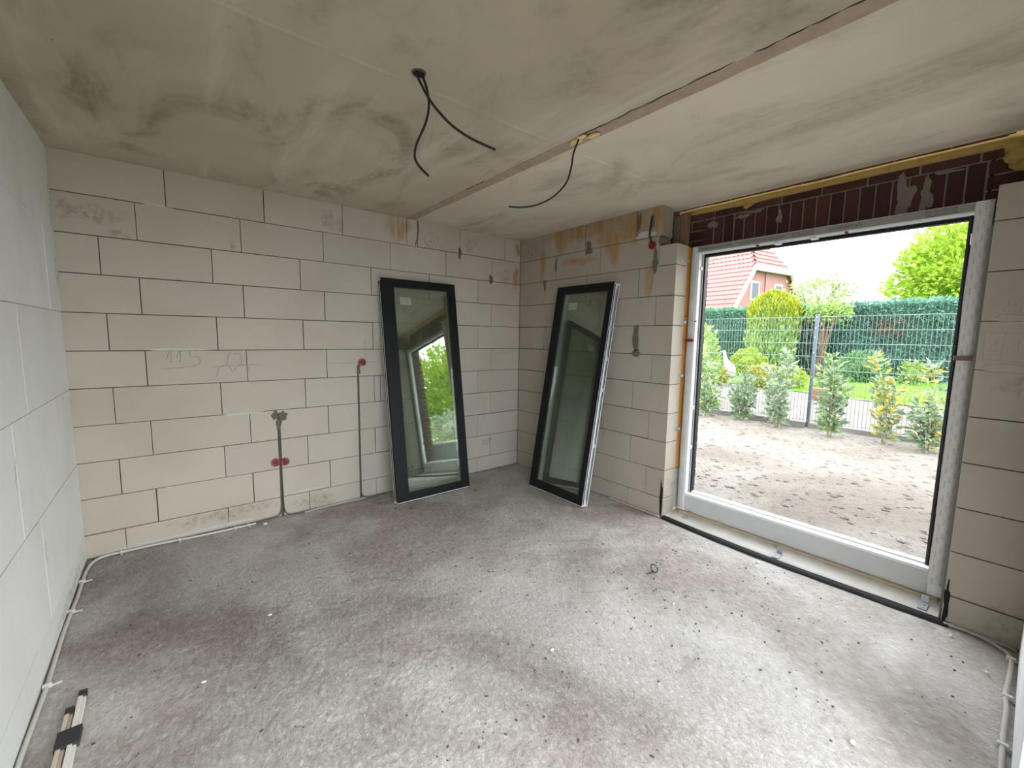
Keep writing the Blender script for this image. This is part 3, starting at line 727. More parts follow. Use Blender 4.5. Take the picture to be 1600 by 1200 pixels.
for i, (x, y, lab) in enumerate(((.15, -2.14, 'leftmost galvanised bracket on the threshold at the reveal corner'), (.045, -2.885, 'middle galvanised bracket screwed to the threshold ledge'), (.085, -3.645, 'rightmost galvanised bracket on the threshold beside the right pillar'))):
    e = empty('mounting_bracket', (x, y, .017)); tag(e, lab, 'bracket', 'threshold brackets')
    child_box('plate', 'steel', e, x - .05, x + .05, y - .021, y + .021, .017, .0205, bev=.001)
    child_box('upright', 'steel', e, x + .047, x + .05, y - .018, y + .018, .0205, .065, bev=.001)
    for dx in (-.025, .01):
        bm = bmesh.new(); add_disc(bm, (x + dx, y, .0205), (0, 0, 1), .008, .004, 8); s_ = fin(bm, 'screw', 'steel'); s_.parent = e; s_.matrix_parent_inverse = e.matrix_basis.inverted()

# ---------------------------------------------------------------- leaning sashes
def sash(name, label, mat, w, L_, T, sl, sr, st, sb):
    e = empty(name, mat=mat); tag(e, label, 'window sash', 'door sashes leaning in the corner')
    F = .009                                   # dark facing thickness, front is -y
    def pc(nm, m_, *b, bev=.0015, par=e):
        return box(nm, m_, *b, parent=par, bev=bev)
    for nm, x0, x1, z0, z1 in (('stile', 0, sl, .008, L_), ('stile', w - sr, w, .008, L_), ('rail', sl, w - sr, L_ - st, L_), ('rail', sl, w - sr, .008, sb)):
        f = pc(nm, 'black_pvc', x0, x1, -T, -T + F, z0, z1)
        a0 = .006 if x0 == 0 else x0; a1 = w - .006 if x1 == w else x1
        b0 = 0. if z0 < .1 else z0; b1 = L_ - .006 if z1 == L_ else z1
        pc('white_profile', 'white_pvc', a0, a1, -T + F, -.014, b0, b1, par=f)
        pc('overlap_flange', 'white_pvc', x0, x1, -.014, 0., b0, z1, par=f)
    for x0, x1 in ((-.001, .0065), (w - .0065, w + .001)):
        pc('hardware_rail', 'steel', x0 + .001, x1 - .001, -.045, -.028, .06, L_ - .06)
        pc('seal', 'gasket', x0, x1, -.0185, -.0145, .02, L_ - .02, bev=0.)
        pc('seal', 'gasket', x0, x1, -T + F + .012, -T + F + .016, .02, L_ - .02, bev=0.)
    for z in (.42, 1.02, 1.62):
        bm = bmesh.new(); add_disc(bm, (w - .006, -.036, z), (1, 0, 0), .006, .014, 10); fin(bm, 'locking_pin', 'steel', e)
    for z in (.55, 1.07, 1.36): pc('lever_plate', 'white_pvc', w - .008, w + .006, -.05, -.026, z, z + .035)
    for a, b, c, d in ((sl, sl + .006, sb, L_ - st), (w - sr - .006, w - sr, sb, L_ - st)): pc('glazing_seal', 'gasket', a, b, -T + .004, -T + .018, c, d, bev=0.)
    for c, d in ((sb, sb + .006), (L_ - st - .006, L_ - st)): pc('glazing_seal', 'gasket', sl + .006, w - sr - .006, -T + .004, -T + .018, c, d, bev=0.)
    gp = pc('glass_pane', 'glass', sl + .001, w - sr - .001, -T + .018, -T + .046, sb + .001, L_ - st - .001, bev=0.)
    pc('glass_sticker', 'sticker', sl + .065, sl + .185, -T + .030, -T + .032, L_ - st - .165, L_ - st - .09, bev=.0, par=gp)
    return e
th1 = math.atan(.3 / 2.06); th2 = math.atan(.35 / 2.06)
sash('window_sash', 'anthracite glazed sash with wide left stile leaning on the back wall', Matrix.Translation((-1.731, -.304, .0)) @ Matrix.Rotation(-th1, 4, 'X'), .787, 2.09, .075, .118, .085, .073, .078)
sash('window_sash', 'anthracite glazed sash showing its white edge, leaning beside the corner on the window wall', Matrix.Translation((-.345, -.716, .0)) @ Matrix.Rotation(R(-90), 4, 'Z') @ Matrix.Rotation(-th2, 4, 'X'), .725, 2.085, .088, .098, .058, .074, .086)

# ---------------------------------------------------------------- electrics
def socket_ring(bm, c, ax, r, d=.012):
    ax = Vector(ax); c = Vector(c)
    a = Vector((0, 0, 1)); s = ax.cross(a).normalized(); n = 24; rings = []
    for rr_, off in ((r * 1.08, 0), (r * 1.08, d), (r * .86, d), (r * .80, -.004), (.0001, -.004)):
        rings.append([bm.verts.new(c + ax * off + (s * math.cos(2 * math.pi * k / n) + a * math.sin(2 * math.pi * k / n)) * rr_) for k in range(n)])
    for p, q in zip(rings, rings[1:]):
        for k in range(n): bm.faces.new((p[k], p[(k + 1) % n], q[(k + 1) % n], q[k]))
def socket(name, label, spots_, ax):
    e = empty(name, spots_[0]); tag(e, label, 'socket box')
    for c in spots_:
        bm = bmesh.new(); socket_ring(bm, c, ax, .031); o = fin(bm, 'round_box', 'red_plastic'); o.parent = e; o.matrix_parent_inverse = e.matrix_basis.inverted()
        bm = bmesh.new(); add_disc(bm, Vector(c), ax, .022, .006, 16); o2 = fin(bm, 'signal_lid', 'dark_red'); o2.parent = o; o2.matrix_parent_inverse = o.matrix_parent_inverse @ Matrix()
        o2.matrix_parent_inverse = Matrix(); o2.matrix_parent_inverse = (e.matrix_basis @ e.matrix_basis.inverted()).inverted()
    return e
socket('socket_box', 'single red round socket box high on the back wall beside the leaning sash', [(-1.893, -.002, 1.298)], (0, -1, 0))
socket('socket_box', 'pair of red round socket boxes low on the back wall', [(-2.637, -.002, .477), (-2.567, -.002, .473)], (0, -1, 0))
socket('socket_box', 'small red socket box high on the window wall near the reveal', [(-.002, -1.767, 2.35)], (-1, 0, 0))
def cable(name, mat, pts, r, label, cat='cable', seg=8, n=6, group=None):
    return tag(tube(name, mat, pts, r, None, seg, n), label, cat, group)
cable('cable', 'cable_grey', [(-1.935, .006, 1.25), (-1.934, .004, .6), (-1.934, .002, .16), (-1.93, -.008, .05), (-1.89, -.03, .012), (-1.80, -.045, .01), (-1.70, -.05, .01)], .0055, 'grey cable running down the wall chase under the single red box')
cable('cable', 'cable_grey', [(-2.608, .006, .45), (-2.608, .004, .2), (-2.610, -.003, .07), (-2.64, -.022, .018), (-2.75, -.03, .012), (-2.81, -.05, .01)], .0055, 'left-turning dark cable below the pair of red boxes')
cable('cable', 'cable_grey', [(-2.590, .006, .45), (-2.590, .004, .2), (-2.588, -.004, .07), (-2.565, -.025, .016), (-2.50, -.05, .01), (-2.44, -.06, .009)], .0055, 'right-turning dark cable below the pair of red boxes')
cable('cable', 'cable_grey', [(-2.60, .006, .83), (-2.599, .004, .7), (-2.60, .006, .52)], .006, 'short grey cable in the chase above the pair of red boxes')
cable('cable', 'cable_black', [(-.004, -1.752, 2.59), (-.012, -1.745, 2.52), (-.018, -1.745, 2.43), (-.012, -1.76, 2.37)], .008, 'short black cable curving from the wall slot down to the red box')
cable('ceiling_cable', 'cable_black', [(-2.395, -2.162, H + .01), (-2.392, -2.164, 2.647), (-2.376, -2.178, 2.604), (-2.359, -2.191, 2.567), (-2.334, -2.212, 2.521), (-2.28, -2.255, 2.452), (-2.216, -2.307, 2.399), (-2.132, -2.375, 2.353)], .0055, 'black cable from the ceiling box sweeping out to the right')
cable('ceiling_cable', 'cable_black', [(-2.366, -2.16, H + .01), (-2.363, -2.162, 2.65), (-2.351, -2.172, 2.603), (-2.345, -2.177, 2.538), (-2.356, -2.168, 2.468), (-2.387, -2.143, 2.381), (-2.394, -2.137, 2.327), (-2.379, -2.149, 2.288), (-2.347, -2.175, 2.248)], .0055, 'black cable hanging in an S curve from the ceiling box')
cable('ceiling_cable', 'cable_black', [(-1.42, -2.20, H + .01), (-1.424, -2.198, 2.655), (-1.445, -2.182, 2.581), (-1.452, -2.176, 2.513), (-1.472, -2.16, 2.426), (-1.527, -2.115, 2.348), (-1.597, -2.059, 2.302), (-1.668, -2.002, 2.286), (-1.724, -1.956, 2.289)], .0052, 'single black cable curling left from the ceiling joint')
e = tag(empty('ceiling_box', (-2.38, -2.155, H)), 'dark round junction box hole in the concrete ceiling', 'junction box')
bm = bmesh.new(); add_disc(bm, (-2.38, -2.155, H + .002), (0, 0, -1), .027, .004, 20); o = fin(bm, 'box_cavity', 'gasket'); o.parent = e; o.matrix_parent_inverse = e.matrix_basis.inverted()
bm = bmesh.new(); n = 24
rg = [[bm.verts.new((-2.38 + r_ * math.cos(2 * math.pi * k / n), -2.155 + r_ * math.sin(2 * math.pi * k / n) , z)) for k in range(n)] for r_, z in ((.031, H), (.030, H - .005), (.026, H - .006), (.025, H - .002))]
for p, q in zip(rg, rg[1:]):
    for k in range(n): bm.faces.new((p[k], p[(k + 1) % n], q[(k + 1) % n], q[k]))
o = fin(bm, 'box_rim', 'cable_grey'); o.parent = e; o.matrix_parent_inverse = e.matrix_basis.inverted()

cp = [(-3.77, -2.6, .009), (-3.775, -2.0, .009), (-3.782, -1.76, .009), (-3.777, -1.36, .009), (-3.783, -.9, .010), (-3.776, -.55, .009), (-3.778, -.28, .009), (-3.765, -.12, .009), (-3.72, -.035, .009), (-3.62, -.022, .009), (-3.41, -.026, .009), (-3.22, -.045, .009), (-3.0, -.055, .009), (-2.84, -.055, .009), (-2.81, -.05, .009)]
cond = empty('floor_conduit', (-3.776, -.5, 0)); tag(cond, 'white cable conduit clipped along the floor edge of left and back walls', 'conduit')
def kid(o, p): o.parent = p; o.matrix_parent_inverse = p.matrix_basis.inverted(); return o
kid(tube('conduit', 'cable_white', cp, .0085), cond)
def nail_clip(p, y, x, ang):
    bm = bmesh.new(); add_box(bm, -.016, .016, -.009, .009, 0, .022, .003); add_box(bm, .012, .045, -.004, .004, .002, .010, .001)
    o = fin(bm, 'clip', 'cable_white'); o.matrix_basis = Matrix.Translation((x, y, 0)) @ Matrix.Rotation(ang, 4, 'Z'); o.parent = p; o.matrix_parent_inverse = p.matrix_basis.inverted()
for x, y, a in ((-3.776, -1.36, 0.2), (-3.78, -.72, -.2), (-3.778, -.36, .1), (-3.775, -1.9, 0), (-3.62, -.022, -1.5), (-3.30, -.036, -1.5), (-2.95, -.055, -1.6), (-2.86, -.055, -1.4)): nail_clip(cond, y, x, a)
c2 = empty('floor_conduit', (-.14, -3.995, 0)); tag(c2, 'pair of dusty conduits along the floor at the right wall', 'conduit')
kid(tube('conduit', 'cable_dusty', [(-.02, -3.74, .01), (-.015, -3.85, .01), (-.045, -3.93, .01), (-.12, -3.985, .01), (-.30, -3.988, .01), (-.48, -3.982, .01), (-.60, -3.988, .01), (-.80, -3.986, .01), (-1.1, -3.99, .01)], .0085), c2)
kid(tube('conduit', 'cable_dusty', [(.0, -3.76, .008), (-.012, -3.88, .008), (-.014, -3.97, .008), (-.03, -4.004, .008)], .007), c2)
for x in (-.14, -.50, -.86): nail_clip(c2, -3.988, x, -1.57)
cable('floor_conduit', 'cable_dusty', [(-1.90, -.035, .009), (-1.97, -.036, .009), (-2.1, -.03, .008), (-2.3, -.035, .008), (-2.44, -.055, .008)], .007, 'dusty floor cable along the back wall between the two chases', 'conduit')
cable('floor_conduit', 'cable_dusty', [(-.02, -1.42, .009), (-.022, -1.6, .009), (-.02, -1.8, .009), (-.025, -1.98, .009)], .008, 'dusty floor cable along the window wall beside the leaning sash', 'conduit')

# ---------------------------------------------------------------- small things on the floor
def stick(name, mat, x0, y0, x1, y1, w, h, label, z=.0):
    d = Vector((x1 - x0, y1 - y0, 0)); ln = d.length
    e = empty(name, (x0, y0, z)); e.rotation_euler.z = math.atan2(d.y, d.x); tag(e, label, 'strip', 'taped plastic strips')
    bm = bmesh.new(); add_box(bm, 0, ln, -w / 2, w * .05, 0, h, .001); add_box(bm, 0, ln, w * .05, w / 2, 0, h * .6, .001); fin(bm, 'profile', mat, e)
    bm = bmesh.new(); add_box(bm, -.001, .035, -w / 2 - .001, w / 2 + .001, -.0 + .0005, h + .001); fin(bm, 'tape_end', 'tape', e)
    return e
stick('plastic_strip', 'strip_white', -3.648, -1.50, -3.640, -2.6, .024, .022, 'white plastic strip reaching farther, right one of the taped bundle')
stick('plastic_strip', 'strip_cream', -3.677, -1.585, -3.673, -2.6, .024, .020, 'cream plastic strip, shorter left one of the taped bundle')
tag(box('tape_wrap', 'tape', -3.694, -3.626, -1.81, -1.72, 0.0, .0245, None, .001), 'wide black tape wrap holding the two plastic strips together', 'tape')
e = tag(empty('cable_tie', (-.828, -2.448, 0)), 'small black cable tie loop lying on the floor', 'cable tie')
bm = bmesh.new(); add_tube(bm, [Vector((.022 * math.cos(a), .022 * math.sin(a), .022 + .016 * math.sin(a + .6))) for a in [i * .35 for i in range(18)]], .0035, 6); fin(bm, 'loop', 'gasket', e, True)
bm = bmesh.new(); add_tube(bm, spline([(-.02, -.005, .012), (-.045, .0, .006), (-.075, .012, .003)]), .0028, 5); fin(bm, 'tail', 'gasket', e, True)
bm = bmesh.new(); add_box(bm, -.026, -.014, -.008, .004, .003, .014, .001); fin(bm, 'head', 'gasket', e)
for i, (x, y, s, m_, lab) in enumerate(((-1.881, -2.549, .013, 'chip', 'pale chip on the floor in the middle of the room'), (-3.244, -1.737, .012, 'chip', 'pale chip on the floor near the taped strips'), (-2.75, -.11, .020, 'chip', 'largest pale chip beside the back wall below the red socket pair'),
                                    (-1.77, -.44, .016, 'crumb_brown', 'brown clod at the left foot of the leaning sash'), (-1.66, -.53, .018, 'crumb_brown', 'brown clod in front of the foot of the leaning sash'), (-.95, -.48, .016, 'crumb_brown', 'brown clod right of the back wall sash'),
                                    (-.63, -2.40, .009, 'chip', 'tiny white chip right of the cable tie loop'), (-1.05, -2.72, .010, 'chip', 'tiny white chip left of the floor crack below the cable tie'), (-.12, -3.78, .013, 'chip', 'pale chip on the floor in front of the right pillar'),
                                    (-.14, -2.83, .013, 'chip', 'pale stone beside the middle threshold bracket'), (-.35, -3.92, .012, 'chip', 'pale chip close to the right wall conduit'), (-2.93, -1.40, .012, 'chip', 'pale chip left on the floor below the chase'), (-1.30, -3.62, .016, 'chip', 'white-edged flake at the lower right of the floor'))):
    tag(blob('concrete_chip', m_, (x, y, s * .45), (s, s * .7, s * .5), None, 1, .3, i + 11), lab, 'chip')
bm = bmesh.new(); rnd = random.Random(3)
for i in range(760):
    if rnd.random() < .55: cxy = [(-1.2, -2.6), (-.7, -3.3), (-1.6, -1.6), (-1.0, -1.2), (-2.2, -2.6), (-.3, -2.6)][rnd.randrange(6)]; x = rnd.gauss(cxy[0], .32); y = rnd.gauss(cxy[1], .32)
    else: x = rnd.uniform(-3.6, -.1); y = rnd.uniform(-3.9, -.1)
    if x > -.1 or y > -.06 or y < -3.95 or x < -3.7: continue
    s = rnd.choice((.002, .0025, .003, .003, .005)); a = rnd.uniform(0, 6.28)
    mtx = Matrix.Translation((x, y, floor_h(x, y) + s * .35)) @ Matrix.Rotation(a, 4, 'Z') @ Matrix.Diagonal((s * rnd.uniform(1, 2.2), s, s * .7, 1))
    bmesh.ops.create_icosphere(bm, subdivisions=1, radius=1., matrix=mtx)
tag(fin(bm, 'floor_crumbs', 'crumb'), 'scattered small dark crumbs over the concrete floor', 'debris', kind='stuff')
bm = bmesh.new()                                # hairline crack
for pts in ([(-.98, -2.55), (-.93, -2.62), (-.90, -2.68), (-.80, -2.70), (-.72, -2.80), (-.66, -2.86)], [(-1.4, -2.3), (-1.2, -2.42), (-.98, -2.55)]):
    add_tube(bm, spline([(x, y, floor_h(x, y) - .0003) for x, y in [(q.x + .012 * noise.noise(q * 31), q.y + .012 * noise.noise(q * 37 + Vector((5, 5, 5)))) for q in spline([(x, y, 0) for x, y in pts], 9)]], 2), .0009, 5)
tag(fin(bm, 'crack_line', 'crumb'), kind='stuff'); bpy.data.objects['crack_line'].parent = fl
# ---------------------------------------------------------------- outdoors
ZG = .17
def sheet(name, mat, x0, x1, y0, y1, z, nx, ny, amp=0., sc=1., kind='structure', edge=None):
    bm = bmesh.new(); gr = []
    for i in range(nx + 1):
        gr.append([])
        for j in range(ny + 1):
            y = y0 + (y1 - y0) * j / ny; xa = x0 + (edge(y) if edge else 0.); x = xa + (x1 - xa) * i / nx
            gr[-1].append(bm.verts.new((x, y, z + amp * (noise.noise(Vector((x * sc, y * sc, 0))) + .4 * noise.noise(Vector((x * sc * 4, y * sc * 4, 3)))))))
    for i in range(nx):
        for j in range(ny): bm.faces.new((gr[i][j], gr[i + 1][j], gr[i + 1][j + 1], gr[i][j + 1]))
    return tag(fin(bm, name, mat, None, True), kind=kind)
sheet('ground', 'sand', .434, 4.90, -13, 4.5, ZG - .035, 90, 220, .045, .9)
sheet('ground', 'unseen_ground', -12, .434, -13, -4.40, ZG - .035, 60, 40, .04, .9)  # unseen ground behind the viewer, darkened to cut bounce onto ceiling and walls
sheet('gravel_path', 'gravel', 4.90, 40, -25, 25, ZG - .03, 20, 40, .01, 1.)
lawn_edge = lambda y: .25 * y - .3 + .25 * math.sin(y * .9)
sheet('lawn', 'lawn', 10.3, 60, -25, 40, ZG - .01, 40, 60, .01, 1., edge=lambda y: .25 * max(-4, min(4, y)) + .2 * math.sin(y * .9))
bm = bmesh.new(); rnd = random.Random(11)
for i in range(14000):
    x = 10.0 + 7.2 * rnd.random() ** 1.3; y = rnd.uniform(-3.6, 6.5)
    if x < 10.35 + .25 * max(-4, min(4, y)) + .2 * math.sin(y * .9): continue
    h_ = rnd.uniform(.03, .07); a = rnd.uniform(0, 3.14); dx, dy = math.cos(a) * .012, math.sin(a) * .012; lx, ly = rnd.uniform(-.03, .03), rnd.uniform(-.03, .03)
    bm.faces.new([bm.verts.new(p) for p in ((x - dx, y - dy, ZG - .02), (x + dx, y + dy, ZG - .02), (x + lx, y + ly, ZG - .01 + h_))])
tag(fin(bm, 'grass_blades', 'grass'), 'short bright green lawn grass behind the fence', 'grass', kind='stuff')
bm = bmesh.new(); rnd = random.Random(5)
for i in range(1500):
    x = rnd.uniform(.6, 4.7); y = rnd.uniform(-4.4, 1.6); s = rnd.choice((.008, .012, .018, .026))
    z = ZG - .035 + .045 * (noise.noise(Vector((x * .9, y * .9, 0))) + .4 * noise.noise(Vector((x * 3.6, y * 3.6, 3))))
    bmesh.ops.create_icosphere(bm, subdivisions=1, radius=1., matrix=Matrix.Translation((x, y, z)) @ Matrix.Rotation(rnd.uniform(0, 6), 4, 'Z') @ Matrix.Diagonal((s * 1.4, s, s * .6, 1)))
tag(fin(bm, 'soil_clods', 'sand'), 'loose soil clods on the sandy ground outside', 'soil', kind='stuff')

# fence: post, mats with single rods, edging boards
FX = 4.92; PY = [.90, -1.62, -4.14]; FT = 1.99
rod_v = bpy.data.meshes.new('vertical_rod'); bm = bmesh.new(); add_tube(bm, [(0, 0, 0), (0, 0, FT - .03 - .23)], .003, 4); bm.to_mesh(rod_v); bm.free(); rod_v.materials.append(M['fence'])
rod_h = bpy.data.meshes.new('horizontal_rod'); bm = bmesh.new(); add_tube(bm, [(-.008, 0, 0), (-.008, -2.44, 0)], .0032, 5); add_tube(bm, [(.008, 0, 0), (.008, -2.44, 0)], .0032, 5); bm.to_mesh(rod_h); bm.free(); rod_h.materials.append(M['fence_zinc'])
for i, y in enumerate(PY):
    e = tag(empty('fence_post', (FX + .035, y, ZG - .05)), ['blue-grey fence post out of sight beyond the left reveal', 'blue-grey fence post standing behind the laurels in view', 'blue-grey fence post hidden beyond the right jamb'][i], 'fence post', 'fence posts')
    bm = bmesh.new(); add_box(bm, -.03, .03, -.022, .022, 0, FT - ZG + .06, .003); fin(bm, 'tube', 'post', e)
    bm = bmesh.new(); add_box(bm, -.033, .033, -.025, .025, FT - ZG + .06, FT - ZG + .075, .003); fin(bm, 'cap', 'gasket', e)
    for z in (.12, .45, .85, 1.25, 1.5, 1.65, 1.82):
        bm = bmesh.new(); add_disc(bm, (-.03, 0, z), (-1, 0, 0), .012, .008, 8); fin(bm, 'bolt', 'fence_zinc', e)
for i, y in enumerate((PY[0] - .04, PY[1] - .04)):
    e = tag(empty('mesh_fence_panel', (FX, y, .23)), ['double-rod mesh fence panel left of the post', 'double-rod mesh fence panel right of the post'][i], 'fence panel', 'mesh fence panels')
    for k in range(49): o = link('vertical_rod', rod_v, None, e); o.location = (0, -.02 - k * .05, 0)
    for k in range(9): o = link('horizontal_rod', rod_h, None, e); o.location = (0, 0, .02 + k * .2125)
    k_ = tag(box('edging_board', 'kerb', FX - .03, FX + .03, y - 2.46, y + .02, ZG - .25, ZG + .045, None, .004), ['concrete edging board under the left fence panel', 'concrete edging board under the right fence panel'][i], 'edging', 'edging boards')

# foliage
def leaves(name, mat, items, parent, kind='stuff'):
    """items: (position, direction, length, width)"""
    vs_, fs = [], []
    for p, d, ln, wd in items:
        d = Vector(d).normalized(); s = d.cross(Vector((random.uniform(-1, 1), random.uniform(-1, 1), random.uniform(-.3, 1)))).normalized(); n = s.cross(d)
        p = Vector(p); i = len(vs_)
        vs_ += [p, p + d * ln * .45 + s * wd * .5 + n * wd * .12, p + d * ln - n * ln * .12, p + d * ln * .45 - s * wd * .5 + n * wd * .12, p + d * ln * .5]
        fs += [(i, i + 1, i + 4), (i + 1, i + 2, i + 4), (i + 2, i + 3, i + 4), (i + 3, i, i + 4)]
    me = bpy.data.meshes.new(name); me.from_pydata(vs_, [], fs); me.update()
    o = link(name, me, mat, parent)
    if kind: o['kind'] = kind
    return o
def ru(): return Vector((random.gauss(0, 1), random.gauss(0, 1), random.gauss(0, 1))).normalized()
def shrub(name, label, cat, c, rad, mat, count, ln, wd, group=None, core=True, trunk=True, up=.2, shell=.55, mat2=None, base=ZG):
    e = tag(empty(name, (c[0], c[1], base)), label, cat, group)
    its, its2 = [], []
    for i in range(count):
        d = ru(); r_ = shell + (1 - shell) * random.random() ** .6
        w_ = 1 + .22 * noise.noise(d * 2.2 + Vector(c))*2
        p = Vector((d.x * rad[0], d.y * rad[1], d.z * rad[2])) * r_ * w_ + Vector((0, 0, c[2] - base))
        if p.z < .01: continue
        it = (p, d + ru() * .6 + Vector((0, 0, up)), ln * random.uniform(.7, 1.3), wd * random.uniform(.7, 1.3))
        (its2 if mat2 and random.random() < .3 else its).append(it)
    leaves('foliage', mat, its, e)
    if its2: leaves('foliage', mat2, its2, e)
    if core:
        o = blob('inner_foliage', mat, (0, 0, c[2] - base), [r_ * .6 for r_ in rad], e, 2, .15, count); o['kind'] = 'stuff'
    if trunk:
        bm = bmesh.new(); add_tube(bm, spline([(0, 0, -.03), (.02, .01, (c[2] - base) * .5), (0, .03, c[2] - base)]), [max(.012, rad[0] * .07)] * 13, 7); fin(bm, 'trunk', 'bark', e, True)
        for k in range(6):
            a = k * 1.05; bm = bmesh.new()
            st_ = Vector((0, .02, (c[2] - base) * (.55 + .06 * k))); en = Vector((math.cos(a) * rad[0] * .75, math.sin(a) * rad[1] * .75, c[2] - base + rad[2] * (.1 + .1 * k)))
            add_tube(bm, spline([st_, (st_ + en) / 2 + Vector((0, 0, .05)), en], 4), max(.006, rad[0] * .025), 5); fin(bm, 'branch', 'bark', e, True)
    return e
def hedge(name, label, x, y0, y1, z0, z1, mat, dens, dry=None):
    e = tag(empty(name, (x, (y0 + y1) / 2, ZG)), label, 'hedge')
    cx_, cy_ = x, (y0 + y1) / 2
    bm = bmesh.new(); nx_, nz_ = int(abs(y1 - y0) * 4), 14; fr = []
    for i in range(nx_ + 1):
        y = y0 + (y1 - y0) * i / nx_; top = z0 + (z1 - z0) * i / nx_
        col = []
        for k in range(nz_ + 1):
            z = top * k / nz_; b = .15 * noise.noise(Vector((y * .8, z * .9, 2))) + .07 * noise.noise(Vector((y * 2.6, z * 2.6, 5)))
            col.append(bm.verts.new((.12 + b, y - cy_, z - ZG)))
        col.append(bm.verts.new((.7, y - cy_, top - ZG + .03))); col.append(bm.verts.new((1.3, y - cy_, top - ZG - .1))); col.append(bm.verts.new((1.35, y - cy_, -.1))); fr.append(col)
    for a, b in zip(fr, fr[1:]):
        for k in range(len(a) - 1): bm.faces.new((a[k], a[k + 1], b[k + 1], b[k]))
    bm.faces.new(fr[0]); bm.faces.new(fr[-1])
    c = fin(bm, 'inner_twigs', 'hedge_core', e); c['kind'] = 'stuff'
    its, dr = [], []
    for i in range(int(abs(y1 - y0) * 3 * dens)):
        f = random.random(); y = y0 + (y1 - y0) * f; top = z0 + (z1 - z0) * f
        if random.random() < .22: p = Vector((random.uniform(-.02, 1.2), y - cy_, top - ZG + random.uniform(-.08, .10))); d = Vector((-.3, 0, 1)) + ru() * .7
        else:
            z = top * random.random() ** .85; b = .15 * noise.noise(Vector((y * .8, z * .9, 2))) + .07 * noise.noise(Vector((y * 2.6, z * 2.6, 5)))
            p = Vector((.07 + b + random.uniform(-.05, .06), y - cy_, z - ZG)); d = Vector((-.8, 0, .55)) + ru() * .7
        it = (p, d, random.uniform(.10, .20), random.uniform(.05, .09))
        if dry and abs(y - dry[0]) < dry[2] * random.uniform(.4, 1.2) and abs(p.z + ZG - dry[1]) < dry[3] * random.uniform(.4, 1.2): dr.append(it)
        else: its.append(it)
    leaves('foliage', mat, its, e)
    if dr: leaves('dry_patch', 'leaf_dry', dr, e)
    return e
hedge('clipped_hedge', 'tall blue-green clipped hedge with a brown dry patch, right of the fence post', 17.5, 3.3, -9.0, 2.92, 3.10, 'leaf_hedge', 420, (-.38, 2.05, .5, .33))
hedge('clipped_hedge', 'green clipped hedge below the red tiled roof, left of the golden conifer', 18.0, 13.0, 3.4, 3.05, 2.98, 'leaf_hedge_left', 260)
# golden conifer column
e = tag(empty('golden_conifer', (16.2, 3.1, ZG)), 'broad golden yellow conifer standing between the two hedges', 'conifer')
its = []
for i in range(7000):
    a = random.uniform(0, 6.283); z = random.random(); rr_ = .95 * (1 - max(0, (z - .72) / .28) ** 3) * (.86 + .14 * z) * (1 + .14 * noise.noise(Vector((math.cos(a) * 2, math.sin(a) * 2, z * 4))))
    p = Vector((math.cos(a) * rr_ * random.uniform(.8, 1.03), math.sin(a) * rr_ * random.uniform(.8, 1.03), z * 3.32)); its.append((p, Vector((math.cos(a) * .35, math.sin(a) * .35, 1)) + ru() * .22, random.uniform(.12, .26), random.uniform(.05, .08)))
leaves('foliage', 'leaf_gold', [t_ for t_ in its if t_[0].z > 2.0 + random.uniform(-.5, .5)], e)
low = [t_ for t_ in its if t_[0].z <= 2.3]; leaves('foliage', 'leaf_light', low[:len(low) * 3 // 4], e)
o = blob('inner_foliage', 'leaf_green', (0, 0, 1.6), (.66, .66, 1.5), e, 3, .12, 5); o['kind'] = 'stuff'
bm = bmesh.new(); add_tube(bm, [(0, 0, -.05), (0, 0, 1.2)], .09, 8); fin(bm, 'trunk', 'bark', e)
# bare stems between conifer and hedge
e = tag(empty('bare_shrub', (16.75, 1.45, ZG)), 'bare brown-stemmed shrub with a leafy top beside the golden conifer', 'shrub')
for k in range(16):
    bm = bmesh.new(); b_ = Vector((random.uniform(-.15, .15), random.uniform(-.25, .25), -.03)); t_ = b_ + Vector((random.uniform(-.25, .25), random.uniform(-.45, .35), random.uniform(1.9, 2.6)))
    add_tube(bm, spline([b_, (b_ + t_) / 2 + ru() * .15, t_], 5), .018, 5); fin(bm, 'stem', 'bark', e, True)
leaves('foliage', 'leaf_light', [(Vector((max(-.6, min(.5, random.gauss(-.1, .2))), max(-.8, min(.55, random.gauss(-.1, .4))), 2.55 + random.gauss(0, .22))), ru() + Vector((0, 0, .3)), random.uniform(.1, .18), .07) for i in range(900)], e)
shrub('garden_tree', 'loose pale green tree rising above the hedge beside the house gable', 'tree', (20.5, 2.75, 3.75), (.9, 1.35, .85), 'leaf_light', 750, .20, .10, core=False, shell=.25)
shrub('garden_tree', 'bright yellow-green broadleaf tree at the right above the hedge', 'tree', (25.0, -1.6, 4.75), (2.0, 2.35, 2.1), 'leaf_maple', 7500, .26, .17, core=True, shell=.55)
shrub('box_ball', 'round lime-yellow clipped ball bush on the lawn', 'bush', (14.2, 3.16, .70), (.5, .54, .46), 'leaf_ball', 2600, .085, .05, shell=.88)
shrub('box_ball', 'tiny lime ball bush left of the white bird statue', 'bush', (12.9, 4.12, .42), (.25, .27, .24), 'leaf_ball', 700, .07, .04, shell=.85)
shrub('yellow_shrub', 'largest yellow-green low shrub behind the left fence panel', 'shrub', (10.0, 2.48, .48), (.42, .48, .36), 'leaf_yellow', 900, .12, .07, 'low yellow shrubs')
shrub('yellow_shrub', 'middle yellow-green low shrub behind the left fence panel', 'shrub', (10.6, 1.25, .46), (.36, .40, .36), 'leaf_yellow', 700, .12, .07, 'low yellow shrubs')
shrub('yellow_shrub', 'yellow-green low shrub nearest the fence post', 'shrub', (11.2, .62, .44), (.3, .3, .32), 'leaf_ball', 500, .11, .07, 'low yellow shrubs')
